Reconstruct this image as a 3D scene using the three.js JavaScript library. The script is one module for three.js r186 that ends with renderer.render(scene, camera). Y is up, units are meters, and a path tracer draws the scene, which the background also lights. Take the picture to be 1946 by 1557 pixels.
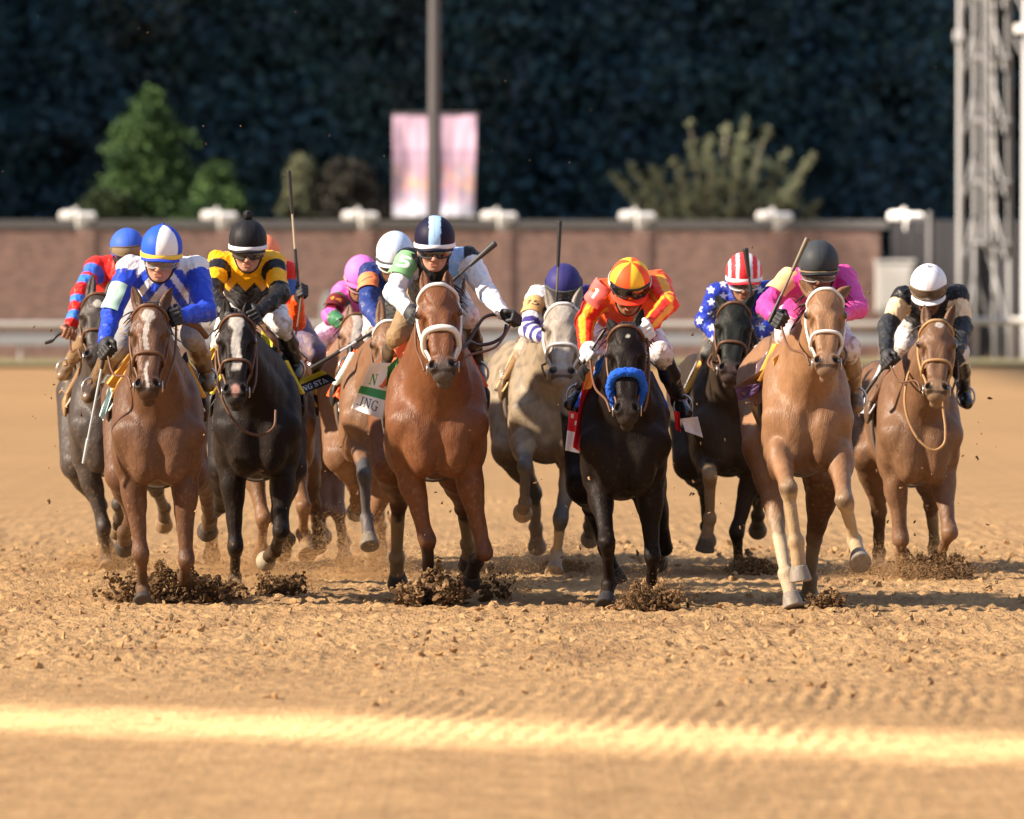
import * as THREE from 'three';
import { ImprovedNoise } from 'three/addons/math/ImprovedNoise.js';
import { mergeGeometries } from 'three/addons/utils/BufferGeometryUtils.js';
import { RoundedBoxGeometry } from 'three/addons/geometries/RoundedBoxGeometry.js';

// ---------------------------------------------------------------- camera, sky, sun, exposure
const scene = new THREE.Scene();
const FPX = 18480, CAM_H = 2.06, PITCH = Math.atan(257.5 / FPX);
const camera = new THREE.PerspectiveCamera(2 * Math.atan(778.5 / FPX) * 180 / Math.PI, 1946 / 1557, 0.5, 3000);
camera.position.set(0, CAM_H, 0);
camera.rotation.x = -PITCH;
camera.focus = 60.4;
camera.userData.fStop = 4.0;

const SUN = new THREE.Vector3(-0.80, 0.49, 0.23).normalize();
// hazy late-afternoon sky: pale towards the horizon, deeper overhead, a soft glow round the sun
const skyTex = (() => {
  const W = 256, Hh = 128, d = new Float32Array(W * Hh * 4), K = 0.128;
  for (let j = 0; j < Hh; j++) for (let i = 0; i < W; i++) {
    const up = ((j + 0.5) / Hh - 0.5) * Math.PI, az = ((i + 0.5) / W - 0.5) * 2 * Math.PI, x = Math.cos(az) * Math.cos(up), y = Math.sin(up), z = Math.sin(az) * Math.cos(up);
    const t = Math.pow(Math.max(0, y), 0.55), c = Math.max(0, x * SUN.x + y * SUN.y + z * SUN.z), g = 0.55 * Math.pow(c, 6);
    const col = [0.92 - 0.50 * t + g, 0.93 - 0.36 * t + 0.88 * g, 1.0 - 0.06 * t + 0.7 * g], k = y < 0 ? 0.45 : 1;
    for (let q = 0; q < 3; q++) d[(j * W + i) * 4 + q] = col[q] * K * k; d[(j * W + i) * 4 + 3] = 1;
  }
  const t = new THREE.DataTexture(d, W, Hh, THREE.RGBAFormat, THREE.FloatType); t.mapping = THREE.EquirectangularReflectionMapping; t.magFilter = THREE.LinearFilter; t.needsUpdate = true; return t;
})();
scene.background = skyTex; scene.environment = skyTex;
const sun = new THREE.DirectionalLight(0xfff0de, 5.0);
sun.position.copy(SUN).multiplyScalar(180).add(new THREE.Vector3(0, 0, -60));
sun.target.position.set(0, 0, -60);
sun.shadow.radius = 3.5;
sun.castShadow = true;
Object.assign(sun.shadow.camera, { left: -80, right: 80, top: 80, bottom: -80, near: 1, far: 500 });
sun.shadow.mapSize.set(4096, 4096);
scene.add(sun, sun.target);
const renderer = new THREE.WebGLRenderer({ antialias: true });
renderer.toneMapping = THREE.LinearToneMapping;
renderer.toneMappingExposure = 5.7;
renderer.shadowMap.enabled = true;
// ---------------------------------------------------------------- helpers
const V = (x, y, z) => new THREE.Vector3(x, y, z);
let seedState = 7;
function rnd() { seedState = (seedState * 1664525 + 1013904223) >>> 0; return seedState / 4294967296; }
const noise3 = new ImprovedNoise();
const nz = (x, y, z) => noise3.noise(x, y, z);
function fbm(x, y, z, o = 4) { let a = 0, s = 0.5, f = 1; for (let i = 0; i < o; i++) { a += s * nz(x * f + i * 7.3, y * f + i * 3.1, z * f - i * 5.7); f *= 2.03; s *= 0.5; } return a; }
const clamp = (x, a, b) => Math.max(a, Math.min(b, x)), lerp = (a, b, t) => a + (b - a) * t;
const sst = (a, b, x) => { const t = clamp((x - a) / (b - a), 0, 1); return t * t * (3 - 2 * t); };
const mixc = (a, b, t) => [lerp(a[0], b[0], t), lerp(a[1], b[1], t), lerp(a[2], b[2], t)];
const srgb = (r, g, b) => [r, g, b].map((c) => { c /= 255; return c <= 0.04045 ? c / 12.92 : Math.pow((c + 0.055) / 1.055, 2.4); });
const hex = (h) => srgb((h >> 16) & 255, (h >> 8) & 255, h & 255);
// a point of the place on the ray through a spot of the photograph (1946 x 1557), D metres away
function P(px, py, D) {
  const x = (px - 973) / FPX, y = -(py - 778.5) / FPX, c = Math.cos(PITCH), s = Math.sin(PITCH);
  const t = D / (c + y * s);
  return V(x * t, CAM_H + (y * c - s) * t, -D);
}
const groundD = (py) => FPX * CAM_H / (py - 521);

const names = new Map();
function numbered(n) { const k = names.get(n) ?? 0; names.set(n, k + 1); return k ? `${n}_${String(k).padStart(3, '0')}` : n; }
function tag(o, label, category, group, kind) {
  if (label) o.userData.label = label;
  if (category) o.userData.category = category;
  if (group) o.userData.group = group;
  if (kind) o.userData.kind = kind;
  return o;
}
function thing(name, label, category, pos, group) {
  const o = new THREE.Group(); o.name = numbered(name); o.position.copy(pos); scene.add(o);
  return tag(o, label, category, group);
}
function mesh(name, geo, mat, parent, top) {
  const m = new THREE.Mesh(geo, mat); m.name = top ? numbered(name) : name; m.castShadow = m.receiveShadow = true; (parent ?? scene).add(m); return m;
}
function std(color, o = {}) {
  const m = new THREE.MeshPhysicalMaterial({ roughness: 0.8, ...o });
  if (color) m.color.setRGB(...color);
  return m;
}
const vcol = (o = {}) => std(null, { vertexColors: true, ...o });

// ---- a block of field values, filled by smooth unions of primitives and meshed by surface nets
class Field {
  constructor(lo, hi, h) {
    this.h = h; this.lo = lo.clone(); this.n = [0, 1, 2].map((i) => Math.ceil((hi.getComponent(i) - lo.getComponent(i)) / h) + 1);
    this.d = new Float32Array(this.n[0] * this.n[1] * this.n[2]).fill(0.3);
  }
  put(lo, hi, pad, k, f, op = 0) {
    const { h, n, d } = this, [nx, ny] = n, L = this.lo, a = [], b = [];
    const l = [lo.x, lo.y, lo.z], u = [hi.x, hi.y, hi.z], o = [L.x, L.y, L.z];
    for (let i = 0; i < 3; i++) { a[i] = Math.max(0, Math.floor((l[i] - pad - o[i]) / h)); b[i] = Math.min(n[i] - 1, Math.ceil((u[i] + pad - o[i]) / h)); }
    for (let z = a[2]; z <= b[2]; z++) for (let y = a[1]; y <= b[1]; y++) {
      let at = (z * ny + y) * nx + a[0];
      for (let x = a[0]; x <= b[0]; x++, at++) {
        const v = f(o[0] + x * h, o[1] + y * h, o[2] + z * h), w = d[at];
        if (op === 0) { const g = Math.max(k - Math.abs(v - w), 0); d[at] = Math.min(v, w) - g * g / (4 * k); }
        else { const q = -v, g = Math.max(k - Math.abs(q - w), 0); d[at] = Math.max(q, w) + g * g / (4 * k); }
      }
    }
  }
  // tapered capsule; sq = [axis, factor] squeezes across an axis
  rc(a, ra, b, rb, k = 0.03, sq, op = 0) {
    const bx = b.x - a.x, by = b.y - a.y, bz = b.z - a.z, l2 = bx * bx + by * by + bz * bz || 1e-9, R = Math.max(ra, rb) * (sq ? Math.max(1, 1 / sq[1]) : 1);
    const lo = V(Math.min(a.x, b.x) - R, Math.min(a.y, b.y) - R, Math.min(a.z, b.z) - R), hi = V(Math.max(a.x, b.x) + R, Math.max(a.y, b.y) + R, Math.max(a.z, b.z) + R);
    const ax = sq?.[0], e = sq ? sq[1] - 1 : 0;
    this.put(lo, hi, k + 3 * this.h, k, (x, y, z) => {
      let px = x - a.x, py = y - a.y, pz = z - a.z; const t = clamp((px * bx + py * by + pz * bz) / l2, 0, 1);
      px -= bx * t; py -= by * t; pz -= bz * t;
      if (ax) { const q = (px * ax.x + py * ax.y + pz * ax.z) * e; px += ax.x * q; py += ax.y * q; pz += ax.z * q; }
      return Math.sqrt(px * px + py * py + pz * pz) - (ra + (rb - ra) * t);
    }, op);
  }
  // ellipsoid with its own axes X Y Z
  el(c, rx, ry, rz, k = 0.03, B = null, op = 0) {
    const X = B?.[0] ?? V(1, 0, 0), Y = B?.[1] ?? V(0, 1, 0), Z = B?.[2] ?? V(0, 0, 1);
    const e = V(0, 0, 0); for (const q of ['x', 'y', 'z']) e[q] = Math.sqrt((X[q] * rx) ** 2 + (Y[q] * ry) ** 2 + (Z[q] * rz) ** 2);
    this.put(c.clone().sub(e), c.clone().add(e), k + 3 * this.h, k, (x, y, z) => {
      const dx = x - c.x, dy = y - c.y, dz = z - c.z;
      const u = (dx * X.x + dy * X.y + dz * X.z) / rx, v = (dx * Y.x + dy * Y.y + dz * Y.z) / ry, w = (dx * Z.x + dy * Z.y + dz * Z.z) / rz;
      const k0 = Math.sqrt(u * u + v * v + w * w), k1 = Math.sqrt((u / rx) ** 2 + (v / ry) ** 2 + (w / rz) ** 2);
      return k1 < 1e-6 ? -Math.min(rx, ry, rz) : k0 * (k0 - 1) / k1;
    }, op);
  }
  sp(c, r, k = 0.03, op = 0) { this.el(c, r, r, r, k, null, op); }
  ruffle(f) {  // small displacement of the surface
    const { h, n, d, lo } = this, r = 3 * h;
    for (let z = 0, at = 0; z < n[2]; z++) for (let y = 0; y < n[1]; y++) for (let x = 0; x < n[0]; x++, at++) if (Math.abs(d[at]) < r) d[at] += f(lo.x + x * h, lo.y + y * h, lo.z + z * h);
  }
  at(x, y, z) {
    const { h, n, d, lo } = this; let fx = clamp((x - lo.x) / h, 0, n[0] - 1.001), fy = clamp((y - lo.y) / h, 0, n[1] - 1.001), fz = clamp((z - lo.z) / h, 0, n[2] - 1.001);
    const i = fx | 0, j = fy | 0, k = fz | 0; fx -= i; fy -= j; fz -= k; const nx = n[0], nxy = nx * n[1], o = i + j * nx + k * nxy;
    const l = (a, b, t) => a + (b - a) * t;
    return l(l(l(d[o], d[o + 1], fx), l(d[o + nx], d[o + nx + 1], fx), fy), l(l(d[o + nxy], d[o + nxy + 1], fx), l(d[o + nxy + nx], d[o + nxy + nx + 1], fx), fy), fz);
  }
  mesh(color) {
    const { h, n, d, lo } = this, [nx, ny, nzz] = n, nxy = nx * ny, id = new Int32Array(d.length).fill(-1), pos = [], idx = [];
    const ed = [[0, 1], [2, 3], [4, 5], [6, 7], [0, 2], [1, 3], [4, 6], [5, 7], [0, 4], [1, 5], [2, 6], [3, 7]], off = [0, 1, nx, nx + 1, nxy, nxy + 1, nxy + nx, nxy + nx + 1];
    for (let z = 0; z < nzz - 1; z++) for (let y = 0; y < ny - 1; y++) for (let x = 0; x < nx - 1; x++) {
      const o = x + y * nx + z * nxy; let m = 0;
      for (let c = 0; c < 8; c++) if (d[o + off[c]] < 0) m++;
      if (m === 0 || m === 8) continue;
      let sx = 0, sy = 0, sz = 0, q = 0;
      for (const [a, b] of ed) {
        const va = d[o + off[a]], vb = d[o + off[b]]; if ((va < 0) === (vb < 0)) continue;
        const t = va / (va - vb);
        sx += (a & 1) + (((b & 1) - (a & 1)) * t); sy += ((a >> 1) & 1) + ((((b >> 1) & 1) - ((a >> 1) & 1)) * t); sz += (a >> 2) + (((b >> 2) - (a >> 2)) * t); q++;
      }
      id[o] = pos.length / 3; pos.push(lo.x + (x + sx / q) * h, lo.y + (y + sy / q) * h, lo.z + (z + sz / q) * h);
    }
    const quad = (a, b, c, e, flip) => { if (a < 0 || b < 0 || c < 0 || e < 0) return; if (flip) idx.push(a, c, b, a, e, c); else idx.push(a, b, c, a, c, e); };
    for (let z = 1; z < nzz - 1; z++) for (let y = 1; y < ny - 1; y++) for (let x = 1; x < nx - 1; x++) {
      const o = x + y * nx + z * nxy, s = d[o] < 0;
      if (s !== d[o + 1] < 0) quad(id[o - nx - nxy], id[o - nxy], id[o], id[o - nx], !s);
      if (s !== d[o + nx] < 0) quad(id[o - 1 - nxy], id[o - 1], id[o], id[o - nxy], !s);
      if (s !== d[o + nxy] < 0) quad(id[o - 1 - nx], id[o - nx], id[o], id[o - 1], !s);
    }
    const N = pos.length / 3, nor = new Float32Array(pos.length), col = new Float32Array(pos.length), e = h * 0.9;
    for (let i = 0; i < N; i++) {
      const x = pos[3 * i], y = pos[3 * i + 1], z = pos[3 * i + 2];
      const gx = this.at(x + e, y, z) - this.at(x - e, y, z), gy = this.at(x, y + e, z) - this.at(x, y - e, z), gz = this.at(x, y, z + e) - this.at(x, y, z - e), l = Math.hypot(gx, gy, gz) || 1;
      nor[3 * i] = gx / l; nor[3 * i + 1] = gy / l; nor[3 * i + 2] = gz / l;
    }
    const g = geom(new Float32Array(pos), nor, col, idx);
    if (color) paint(g, color);
    return g;
  }
}
function geom(pos, nor, col, idx) {
  const g = new THREE.BufferGeometry();
  g.setAttribute('position', new THREE.BufferAttribute(pos, 3)); if (nor) g.setAttribute('normal', new THREE.BufferAttribute(nor, 3));
  if (col) g.setAttribute('color', new THREE.BufferAttribute(col, 3)); g.setIndex(new THREE.BufferAttribute(new Uint32Array(idx), 1));
  if (!nor) g.computeVertexNormals();
  return g;
}
function paint(g, f) {
  const p = g.attributes.position.array, n = g.attributes.normal.array, c = new Float32Array(p.length);
  for (let i = 0; i < p.length; i += 3) { const q = f(p[i], p[i + 1], p[i + 2], n[i], n[i + 1], n[i + 2]); c[i] = q[0]; c[i + 1] = q[1]; c[i + 2] = q[2]; }
  g.setAttribute('color', new THREE.BufferAttribute(c, 3)); return g;
}
const flat = (g, c) => paint(g, () => c);
// only what the merged meshes need
function strip(g) { for (const k of Object.keys(g.attributes)) if (!['position', 'normal', 'color'].includes(k)) g.deleteAttribute(k); if (!g.index) g.setIndex([...Array(g.attributes.position.count).keys()]); return g; }
const join = (gs) => mergeGeometries(gs.map(strip), false);

// ---- straps, ropes: a tube through points
function tube(pts, r, o = {}) {
  const c = new THREE.CatmullRomCurve3(pts, o.closed ?? false, 'centripetal');
  const g = new THREE.TubeGeometry(c, o.n ?? Math.max(8, pts.length * 5), r, o.seg ?? 8, o.closed ?? false);
  if (o.flat) { // flatten the tube into a strap
  }
  return g;
}
// a cone-like stick whose radius goes from ra to rb, with rounded ends
function stick(a, ra, b, rb, seg = 10) {
  const l = a.distanceTo(b), pts = []; pts.push(new THREE.Vector2(0.0001, -ra * 0.6)); pts.push(new THREE.Vector2(ra * 0.8, -ra * 0.35)); pts.push(new THREE.Vector2(ra, 0));
  pts.push(new THREE.Vector2((ra + rb) / 2, l / 2)); pts.push(new THREE.Vector2(rb, l)); pts.push(new THREE.Vector2(rb * 0.8, l + rb * 0.35)); pts.push(new THREE.Vector2(0.0001, l + rb * 0.6));
  const g = new THREE.LatheGeometry(pts, seg);
  g.applyQuaternion(new THREE.Quaternion().setFromUnitVectors(V(0, 1, 0), b.clone().sub(a).normalize())); g.translate(a.x, a.y, a.z); return g;
}
// a cloth: bilinear patch through four corners (a b / d c), bulged along its normal, with folds and real thickness; uv 0..1
function cloth(a, b, c, d, o = {}) {
  const nu = o.nu ?? 20, nv = o.nv ?? 16, t = o.t ?? 0.006, pts = [], N = b.clone().sub(a).cross(d.clone().sub(a)).normalize();
  for (let j = 0; j <= nv; j++) for (let i = 0; i <= nu; i++) {
    const u = i / nu, v = j / nv, p = a.clone().lerp(b, u).lerp(d.clone().lerp(c, u), v);
    const f = (o.bulge ?? 0) * Math.sin(Math.PI * u) * Math.sin(Math.PI * Math.min(1, v)) + (o.fold ?? 0) * Math.sin(u * (o.waves ?? 9) + v * 2 + (o.ph ?? 0)) * (0.3 + v) + (o.fold ?? 0) * 0.8 * nz(u * 4 + (o.ph ?? 0), v * 4, 1.7);
    p.addScaledVector(N, f); pts.push(p);
  }
  const pos = [], uv = [], idx = [], W = nu + 1, M = pts.length;
  for (const s of [1, -1]) pts.forEach((p, k) => { pos.push(p.x + N.x * s * t / 2, p.y + N.y * s * t / 2, p.z + N.z * s * t / 2); uv.push((k % W) / nu, 1 - Math.floor(k / W) / nv); });
  for (let j = 0; j < nv; j++) for (let i = 0; i < nu; i++) { const q = j * W + i; idx.push(q, q + 1, q + W, q + 1, q + W + 1, q + W, M + q, M + q + W, M + q + 1, M + q + 1, M + q + W, M + q + W + 1); }
  const rim = []; for (let i = 0; i < nu; i++) rim.push([i, i + 1]); for (let j = 0; j < nv; j++) rim.push([j * W + nu, (j + 1) * W + nu]); for (let i = nu; i > 0; i--) rim.push([nv * W + i, nv * W + i - 1]); for (let j = nv; j > 0; j--) rim.push([j * W, (j - 1) * W]);
  for (const [p, q] of rim) idx.push(p, M + p, q, q, M + p, M + q);
  const g = new THREE.BufferGeometry(); g.setAttribute('position', new THREE.Float32BufferAttribute(pos, 3)); g.setAttribute('uv', new THREE.Float32BufferAttribute(uv, 2)); g.setIndex(idx); g.computeVertexNormals(); return g;
}
// printed cloth: canvas drawn by f
function print(w, h, f) {
  const c = document.createElement('canvas'); c.width = w; c.height = h; const x = c.getContext('2d'); f(x, w, h);
  const t = new THREE.CanvasTexture(c); t.colorSpace = THREE.SRGBColorSpace; t.anisotropy = 8; return t;
}

// texture coordinates in metres from the position, for fine-grained surfaces
function addUV(g) { const p = g.attributes.position, uv = new Float32Array(p.count * 2); for (let i = 0; i < p.count; i++) { uv[2 * i] = p.getX(i) + p.getZ(i) * 0.8; uv[2 * i + 1] = p.getY(i) + p.getZ(i) * 0.15; } g.setAttribute('uv', new THREE.BufferAttribute(uv, 2)); return g; }
// ---------------------------------------------------------------- ground
const TAN_SUN = SUN.y / -SUN.x;
function canvasNoise(size, f) { const d = new Uint8Array(size * size * 4); for (let y = 0; y < size; y++) for (let x = 0; x < size; x++) { const c = f(x / size, y / size); for (let k = 0; k < 3; k++) d[(y * size + x) * 4 + k] = clamp(c[k] * 255, 0, 255); d[(y * size + x) * 4 + 3] = 255; } const t = new THREE.DataTexture(d, size, size); t.wrapS = t.wrapT = THREE.RepeatWrapping; t.magFilter = THREE.LinearFilter; t.minFilter = THREE.LinearMipmapLinearFilter; t.generateMipmaps = true; t.needsUpdate = true; return t; }
// noise that repeats without a seam: sampled on two circles
const tileNoise = (u, v, f, s) => { const a = u * 2 * Math.PI, b = v * 2 * Math.PI, R = f / (2 * Math.PI); return 0.5 * (nz(Math.cos(a) * R + s, Math.sin(a) * R, Math.cos(b) * R + s * 2) + nz(Math.sin(b) * R - s, Math.cos(a) * R + Math.cos(b) * R, Math.sin(a) * R + 7)); };
const SAND = [0.45, 0.284, 0.136];
const sandMap = canvasNoise(512, (u, v) => { const n = 0.5 * tileNoise(u, v, 10, 1) + 0.35 * tileNoise(u, v, 37, 3) + 0.35 * tileNoise(u, v, 90, 5), k = 0.80 + 0.42 * n; return [k, k * (0.99 + 0.05 * n), k * (0.98 + 0.06 * n)]; });
sandMap.repeat.set(1 / 1.7, 1 / 2.3);
const bumpMap = canvasNoise(512, (u, v) => { const n = 0.5 + 0.4 * tileNoise(u, v, 24, 11) + 0.4 * tileNoise(u, v, 70, 13); return [n, n, n]; }); bumpMap.repeat.set(1 / 0.9, 1 / 0.9);
const M_SAND = std(null, { map: sandMap, bumpMap, bumpScale: 0.012, roughness: 1, specularIntensity: 0.15, vertexColors: true });
function relief(x, z) {
  const D = -z; if (D < 30 || D > 110) return 0;
  const near = sst(31, 36, D) * sst(108, 78, D), churn = sst(46, 53, D) * sst(95, 66, D);
  const w = x + 0.062 * z + 0.05 * nz(x * 0.9, 0, z * 0.25) + 0.02 * nz(x * 3, 2, z * 0.8);
  const groove = Math.sin(w * 2 * Math.PI / 0.095 + 2.5 * nz(x * 4, 6, z * 1.2)), gA = 0.012 * (0.55 + 0.45 * sst(42, 52, D) + 0.4 * nz(x * 0.9, 2, z * 0.4)) * sst(0.0, 0.45, nz(x * 0.6 + 3, 5, z * 0.12) + 0.10 * x * sst(60, 50, D)) * (1 - 0.5 * churn) * (0.5 + nz(x * 2.2, 9, z * 0.5)) + 0.0005;
  let h = gA * groove + 0.008 * nz(x * 1.6, 1, z * 0.7) + 0.005 * nz(x * 6, 3, z * 3.2);
  const c1 = nz(x * 13, 7, z * 9), c2 = nz(x * 25, 9, z * 16);
  h += (0.004 + 0.018 * churn) * Math.max(0, c1 - 0.05) * 2 + (0.003 + 0.009 * churn) * c2 + 0.004 * churn * nz(x * 48, 5, z * 30) + 0.016 * churn * Math.max(0, nz(x * 4.2, 11, z * 2.6) - 0.12);
  h -= 0.018 * churn * Math.max(0, nz(x * 5.5 + 9, 13, z * 3.1) - 0.28);
  return h * near;
}
{
  const xs = [], zs = [];
  for (const x of [-400, -150, -60, -25, -12, -7]) xs.push(x); for (let x = -4.4; x <= 4.4; x += 0.024) xs.push(x); for (const x of [7, 12, 25, 60, 150, 400]) xs.push(x);
  for (let D = -60; D < 34; D += 8) zs.push(D); for (let D = 34.5; D < 74; D += 0.00078 * D) zs.push(D); for (let D = 74; D < 120; D += 0.5) zs.push(D); for (let D = 122; D < 900; D *= 1.05) zs.push(D);
  const nx = xs.length, pos = new Float32Array(nx * zs.length * 3), uv = new Float32Array(nx * zs.length * 2), col = new Float32Array(pos.length), idx = [];
  zs.forEach((D, j) => xs.forEach((x, i) => { const k = j * nx + i, z = -D; pos[3 * k] = x; pos[3 * k + 1] = relief(x, z); pos[3 * k + 2] = z; uv[2 * k] = x; uv[2 * k + 1] = z;
    const m = 1 + 0.12 * nz(x * 0.5, 3, z * 0.12) + 0.10 * nz(x * 2.5, 5, z * 0.9) + 0.12 * nz(x * 7, 5, z * 3.5) * sst(110, 70, D), damp = 0.75 * sst(0.05, 0.5, nz(x * 1.1 + 5, 8, z * 0.5)) * sst(45, 55, D) * sst(90, 66, D); const c = mixc(SAND.map((q) => q * m), [0.30, 0.18, 0.09], damp); col[3 * k] = c[0]; col[3 * k + 1] = c[1]; col[3 * k + 2] = c[2]; }));
  for (let j = 0; j < zs.length - 1; j++) for (let i = 0; i < nx - 1; i++) { const a = j * nx + i; idx.push(a, a + 1, a + nx, a + 1, a + nx + 1, a + nx); }
  const g = new THREE.BufferGeometry(); g.setAttribute('position', new THREE.BufferAttribute(pos, 3)); g.setAttribute('uv', new THREE.BufferAttribute(uv, 2)); g.setAttribute('color', new THREE.BufferAttribute(col, 3)); g.setIndex(new THREE.BufferAttribute(new Uint32Array(idx), 1)); g.computeVertexNormals();
  tag(mesh('dirt_track', g, M_SAND, null, true), 'tan harrowed dirt race track running to the brick wall', null, null, 'structure');
}
{
  const g = new THREE.PlaneGeometry(260, 16, 200, 14); g.rotateX(-Math.PI / 2); const p = g.attributes.position; for (let i = 0; i < p.count; i++) p.setY(i, 0.05 + 0.05 * nz(p.getX(i) * 1.5, 1, p.getZ(i)) + 0.02);
  g.computeVertexNormals(); const m = mesh('grass_verge', g, std([0.23, 0.20, 0.09], { roughness: 1 }), null, true); m.position.set(0, 0.004, -222.5); tag(m, 'dull green grass strip between the dirt track and the brick wall', null, null, 'structure');
}
// ---------------------------------------------------------------- brick wall
const brickTex = (bump) => { const t = print(1024, 1024, (x, w, h) => { x.fillStyle = bump ? '#303030' : '#948880'; x.fillRect(0, 0, w, h); const rows = 30, cols = 10, bh = h / rows, bw = w / cols; for (let r = 0; r < rows; r++) for (let c = -1; c <= cols; c++) { const o = (r & 1) * bw / 2; const q = rnd(); x.fillStyle = bump ? `rgb(${190 + q * 50},${190 + q * 50},${190 + q * 50})` : `rgb(${134 + 40 * q},${106 + 30 * q},${96 + 26 * q})`; x.fillRect(c * bw + o + 2, r * bh + 2, bw - 4, bh - 4); } }); t.wrapS = t.wrapT = THREE.RepeatWrapping; t.repeat.set(1 / 2.2, 1 / 2.2); if (bump) t.colorSpace = THREE.NoColorSpace; return t; };
const M_BRICK = new THREE.MeshPhysicalMaterial({ map: brickTex(false), bumpMap: brickTex(true), bumpScale: 0.01, roughness: 0.9 });
const M_STONE = std([0.15, 0.145, 0.14], { roughness: 0.9 }), M_WHITE_PAINT = std([0.70, 0.69, 0.66], { roughness: 0.5 }), M_RAIL = std([0.50, 0.475, 0.44], { roughness: 0.5 }), M_GREY_METAL = std([0.34, 0.34, 0.35], { roughness: 0.5, metalness: 0.2 });
function box(w, h, d, uvm = true) { const g = new RoundedBoxGeometry(w, h, d, 1, Math.min(0.012, w / 6, h / 6, d / 6)); if (uvm) { const p = g.attributes.position, n = g.attributes.normal, uv = g.attributes.uv; for (let i = 0; i < p.count; i++) { if (Math.abs(n.getX(i)) > 0.7) uv.setXY(i, p.getZ(i), p.getY(i)); else if (Math.abs(n.getY(i)) > 0.7) uv.setXY(i, p.getX(i), p.getZ(i)); else uv.setXY(i, p.getX(i), p.getY(i)); } } return g; }
const WALL_YAW = 0.10, WALL_D = 231, WO = V(0, 0, -WALL_D);
const M_LAMP = std([0.82, 0.81, 0.78], { roughness: 0.6 });
const lampPx = [148, 415, 682, 945, 1208, 1470, 1722];
{
  const t = thing('brick_wall', 'long red brown brick wall with grey coping beyond the far rail', 'wall', WO); t.rotation.y = WALL_YAW;
  const s = FPX / WALL_D, xw = (px) => (px - 973) / s / Math.cos(WALL_YAW), x1 = xw(1690);
  const piers = []; for (let k = -2; k <= 5; k++) piers.push(xw(148 + 18 + 263 * k));
  for (let i = 0; i < piers.length; i++) { const a = piers[i], b = i < piers.length - 1 ? piers[i + 1] : x1; const m = mesh('panel', box(b - a - 0.40, 3.12, 0.3), M_BRICK, t); m.position.set((a + b) / 2, 1.56, 0); const c = mesh('coping', box(b - a - 0.02, 0.20, 0.38, false), M_STONE, t); c.position.set((a + b) / 2, 3.12 + 0.115, 0); }
  for (const p of piers) { const m = mesh('pier', box(0.40, 3.10, 0.325), M_BRICK, t); m.position.set(p, 1.55, 0.02); }
}
const wallPt = (px, y, out) => { const s = FPX / WALL_D, x = (px - 973) / s; return V(x, y, -WALL_D - x * Math.tan(WALL_YAW) + out); };
lampPx.forEach((px, i) => { // twin-headed floodlights on the coping
  const at = wallPt(px, 3.36, 0.0), where = ['leftmost, above the red and blue sleeves', 'second from left, beside the black cap', 'third from left, beside the pink banners', 'right beside the pole banners', 'above the red and yellow cap', 'near the olive shrub', 'rightmost, over the end of the brick'][i];
  const t = thing('wall_lamp', 'white twin head floodlight on the wall coping, ' + where, 'lamp', at, 'floodlights along the wall');
  mesh('post', new THREE.CylinderGeometry(0.035, 0.05, 0.26, 12).translate(0, 0.13, 0), M_WHITE_PAINT, t);
  const hd = (x, y, w, hh, yaw) => new RoundedBoxGeometry(w, hh, 0.26, 3, 0.06).rotateX(0.25).rotateY(yaw).translate(x, y, 0.05); mesh('lamp_head', hd(-0.20, 0.09, 0.36, 0.19, -0.3), M_LAMP, t); mesh('lamp_head', hd(0.22, -0.06, 0.48, 0.42, 0.25), M_LAMP, t);
  mesh('arm', tube([V(-0.24, 0.1, 0), V(0, 0.2, 0.0), V(0.17, 0.02, 0)], 0.045), M_WHITE_PAINT, t);
  mesh('cap', new THREE.SphereGeometry(0.045, 12, 8).translate(0, 0.25, 0), M_WHITE_PAINT, t);
});
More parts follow.
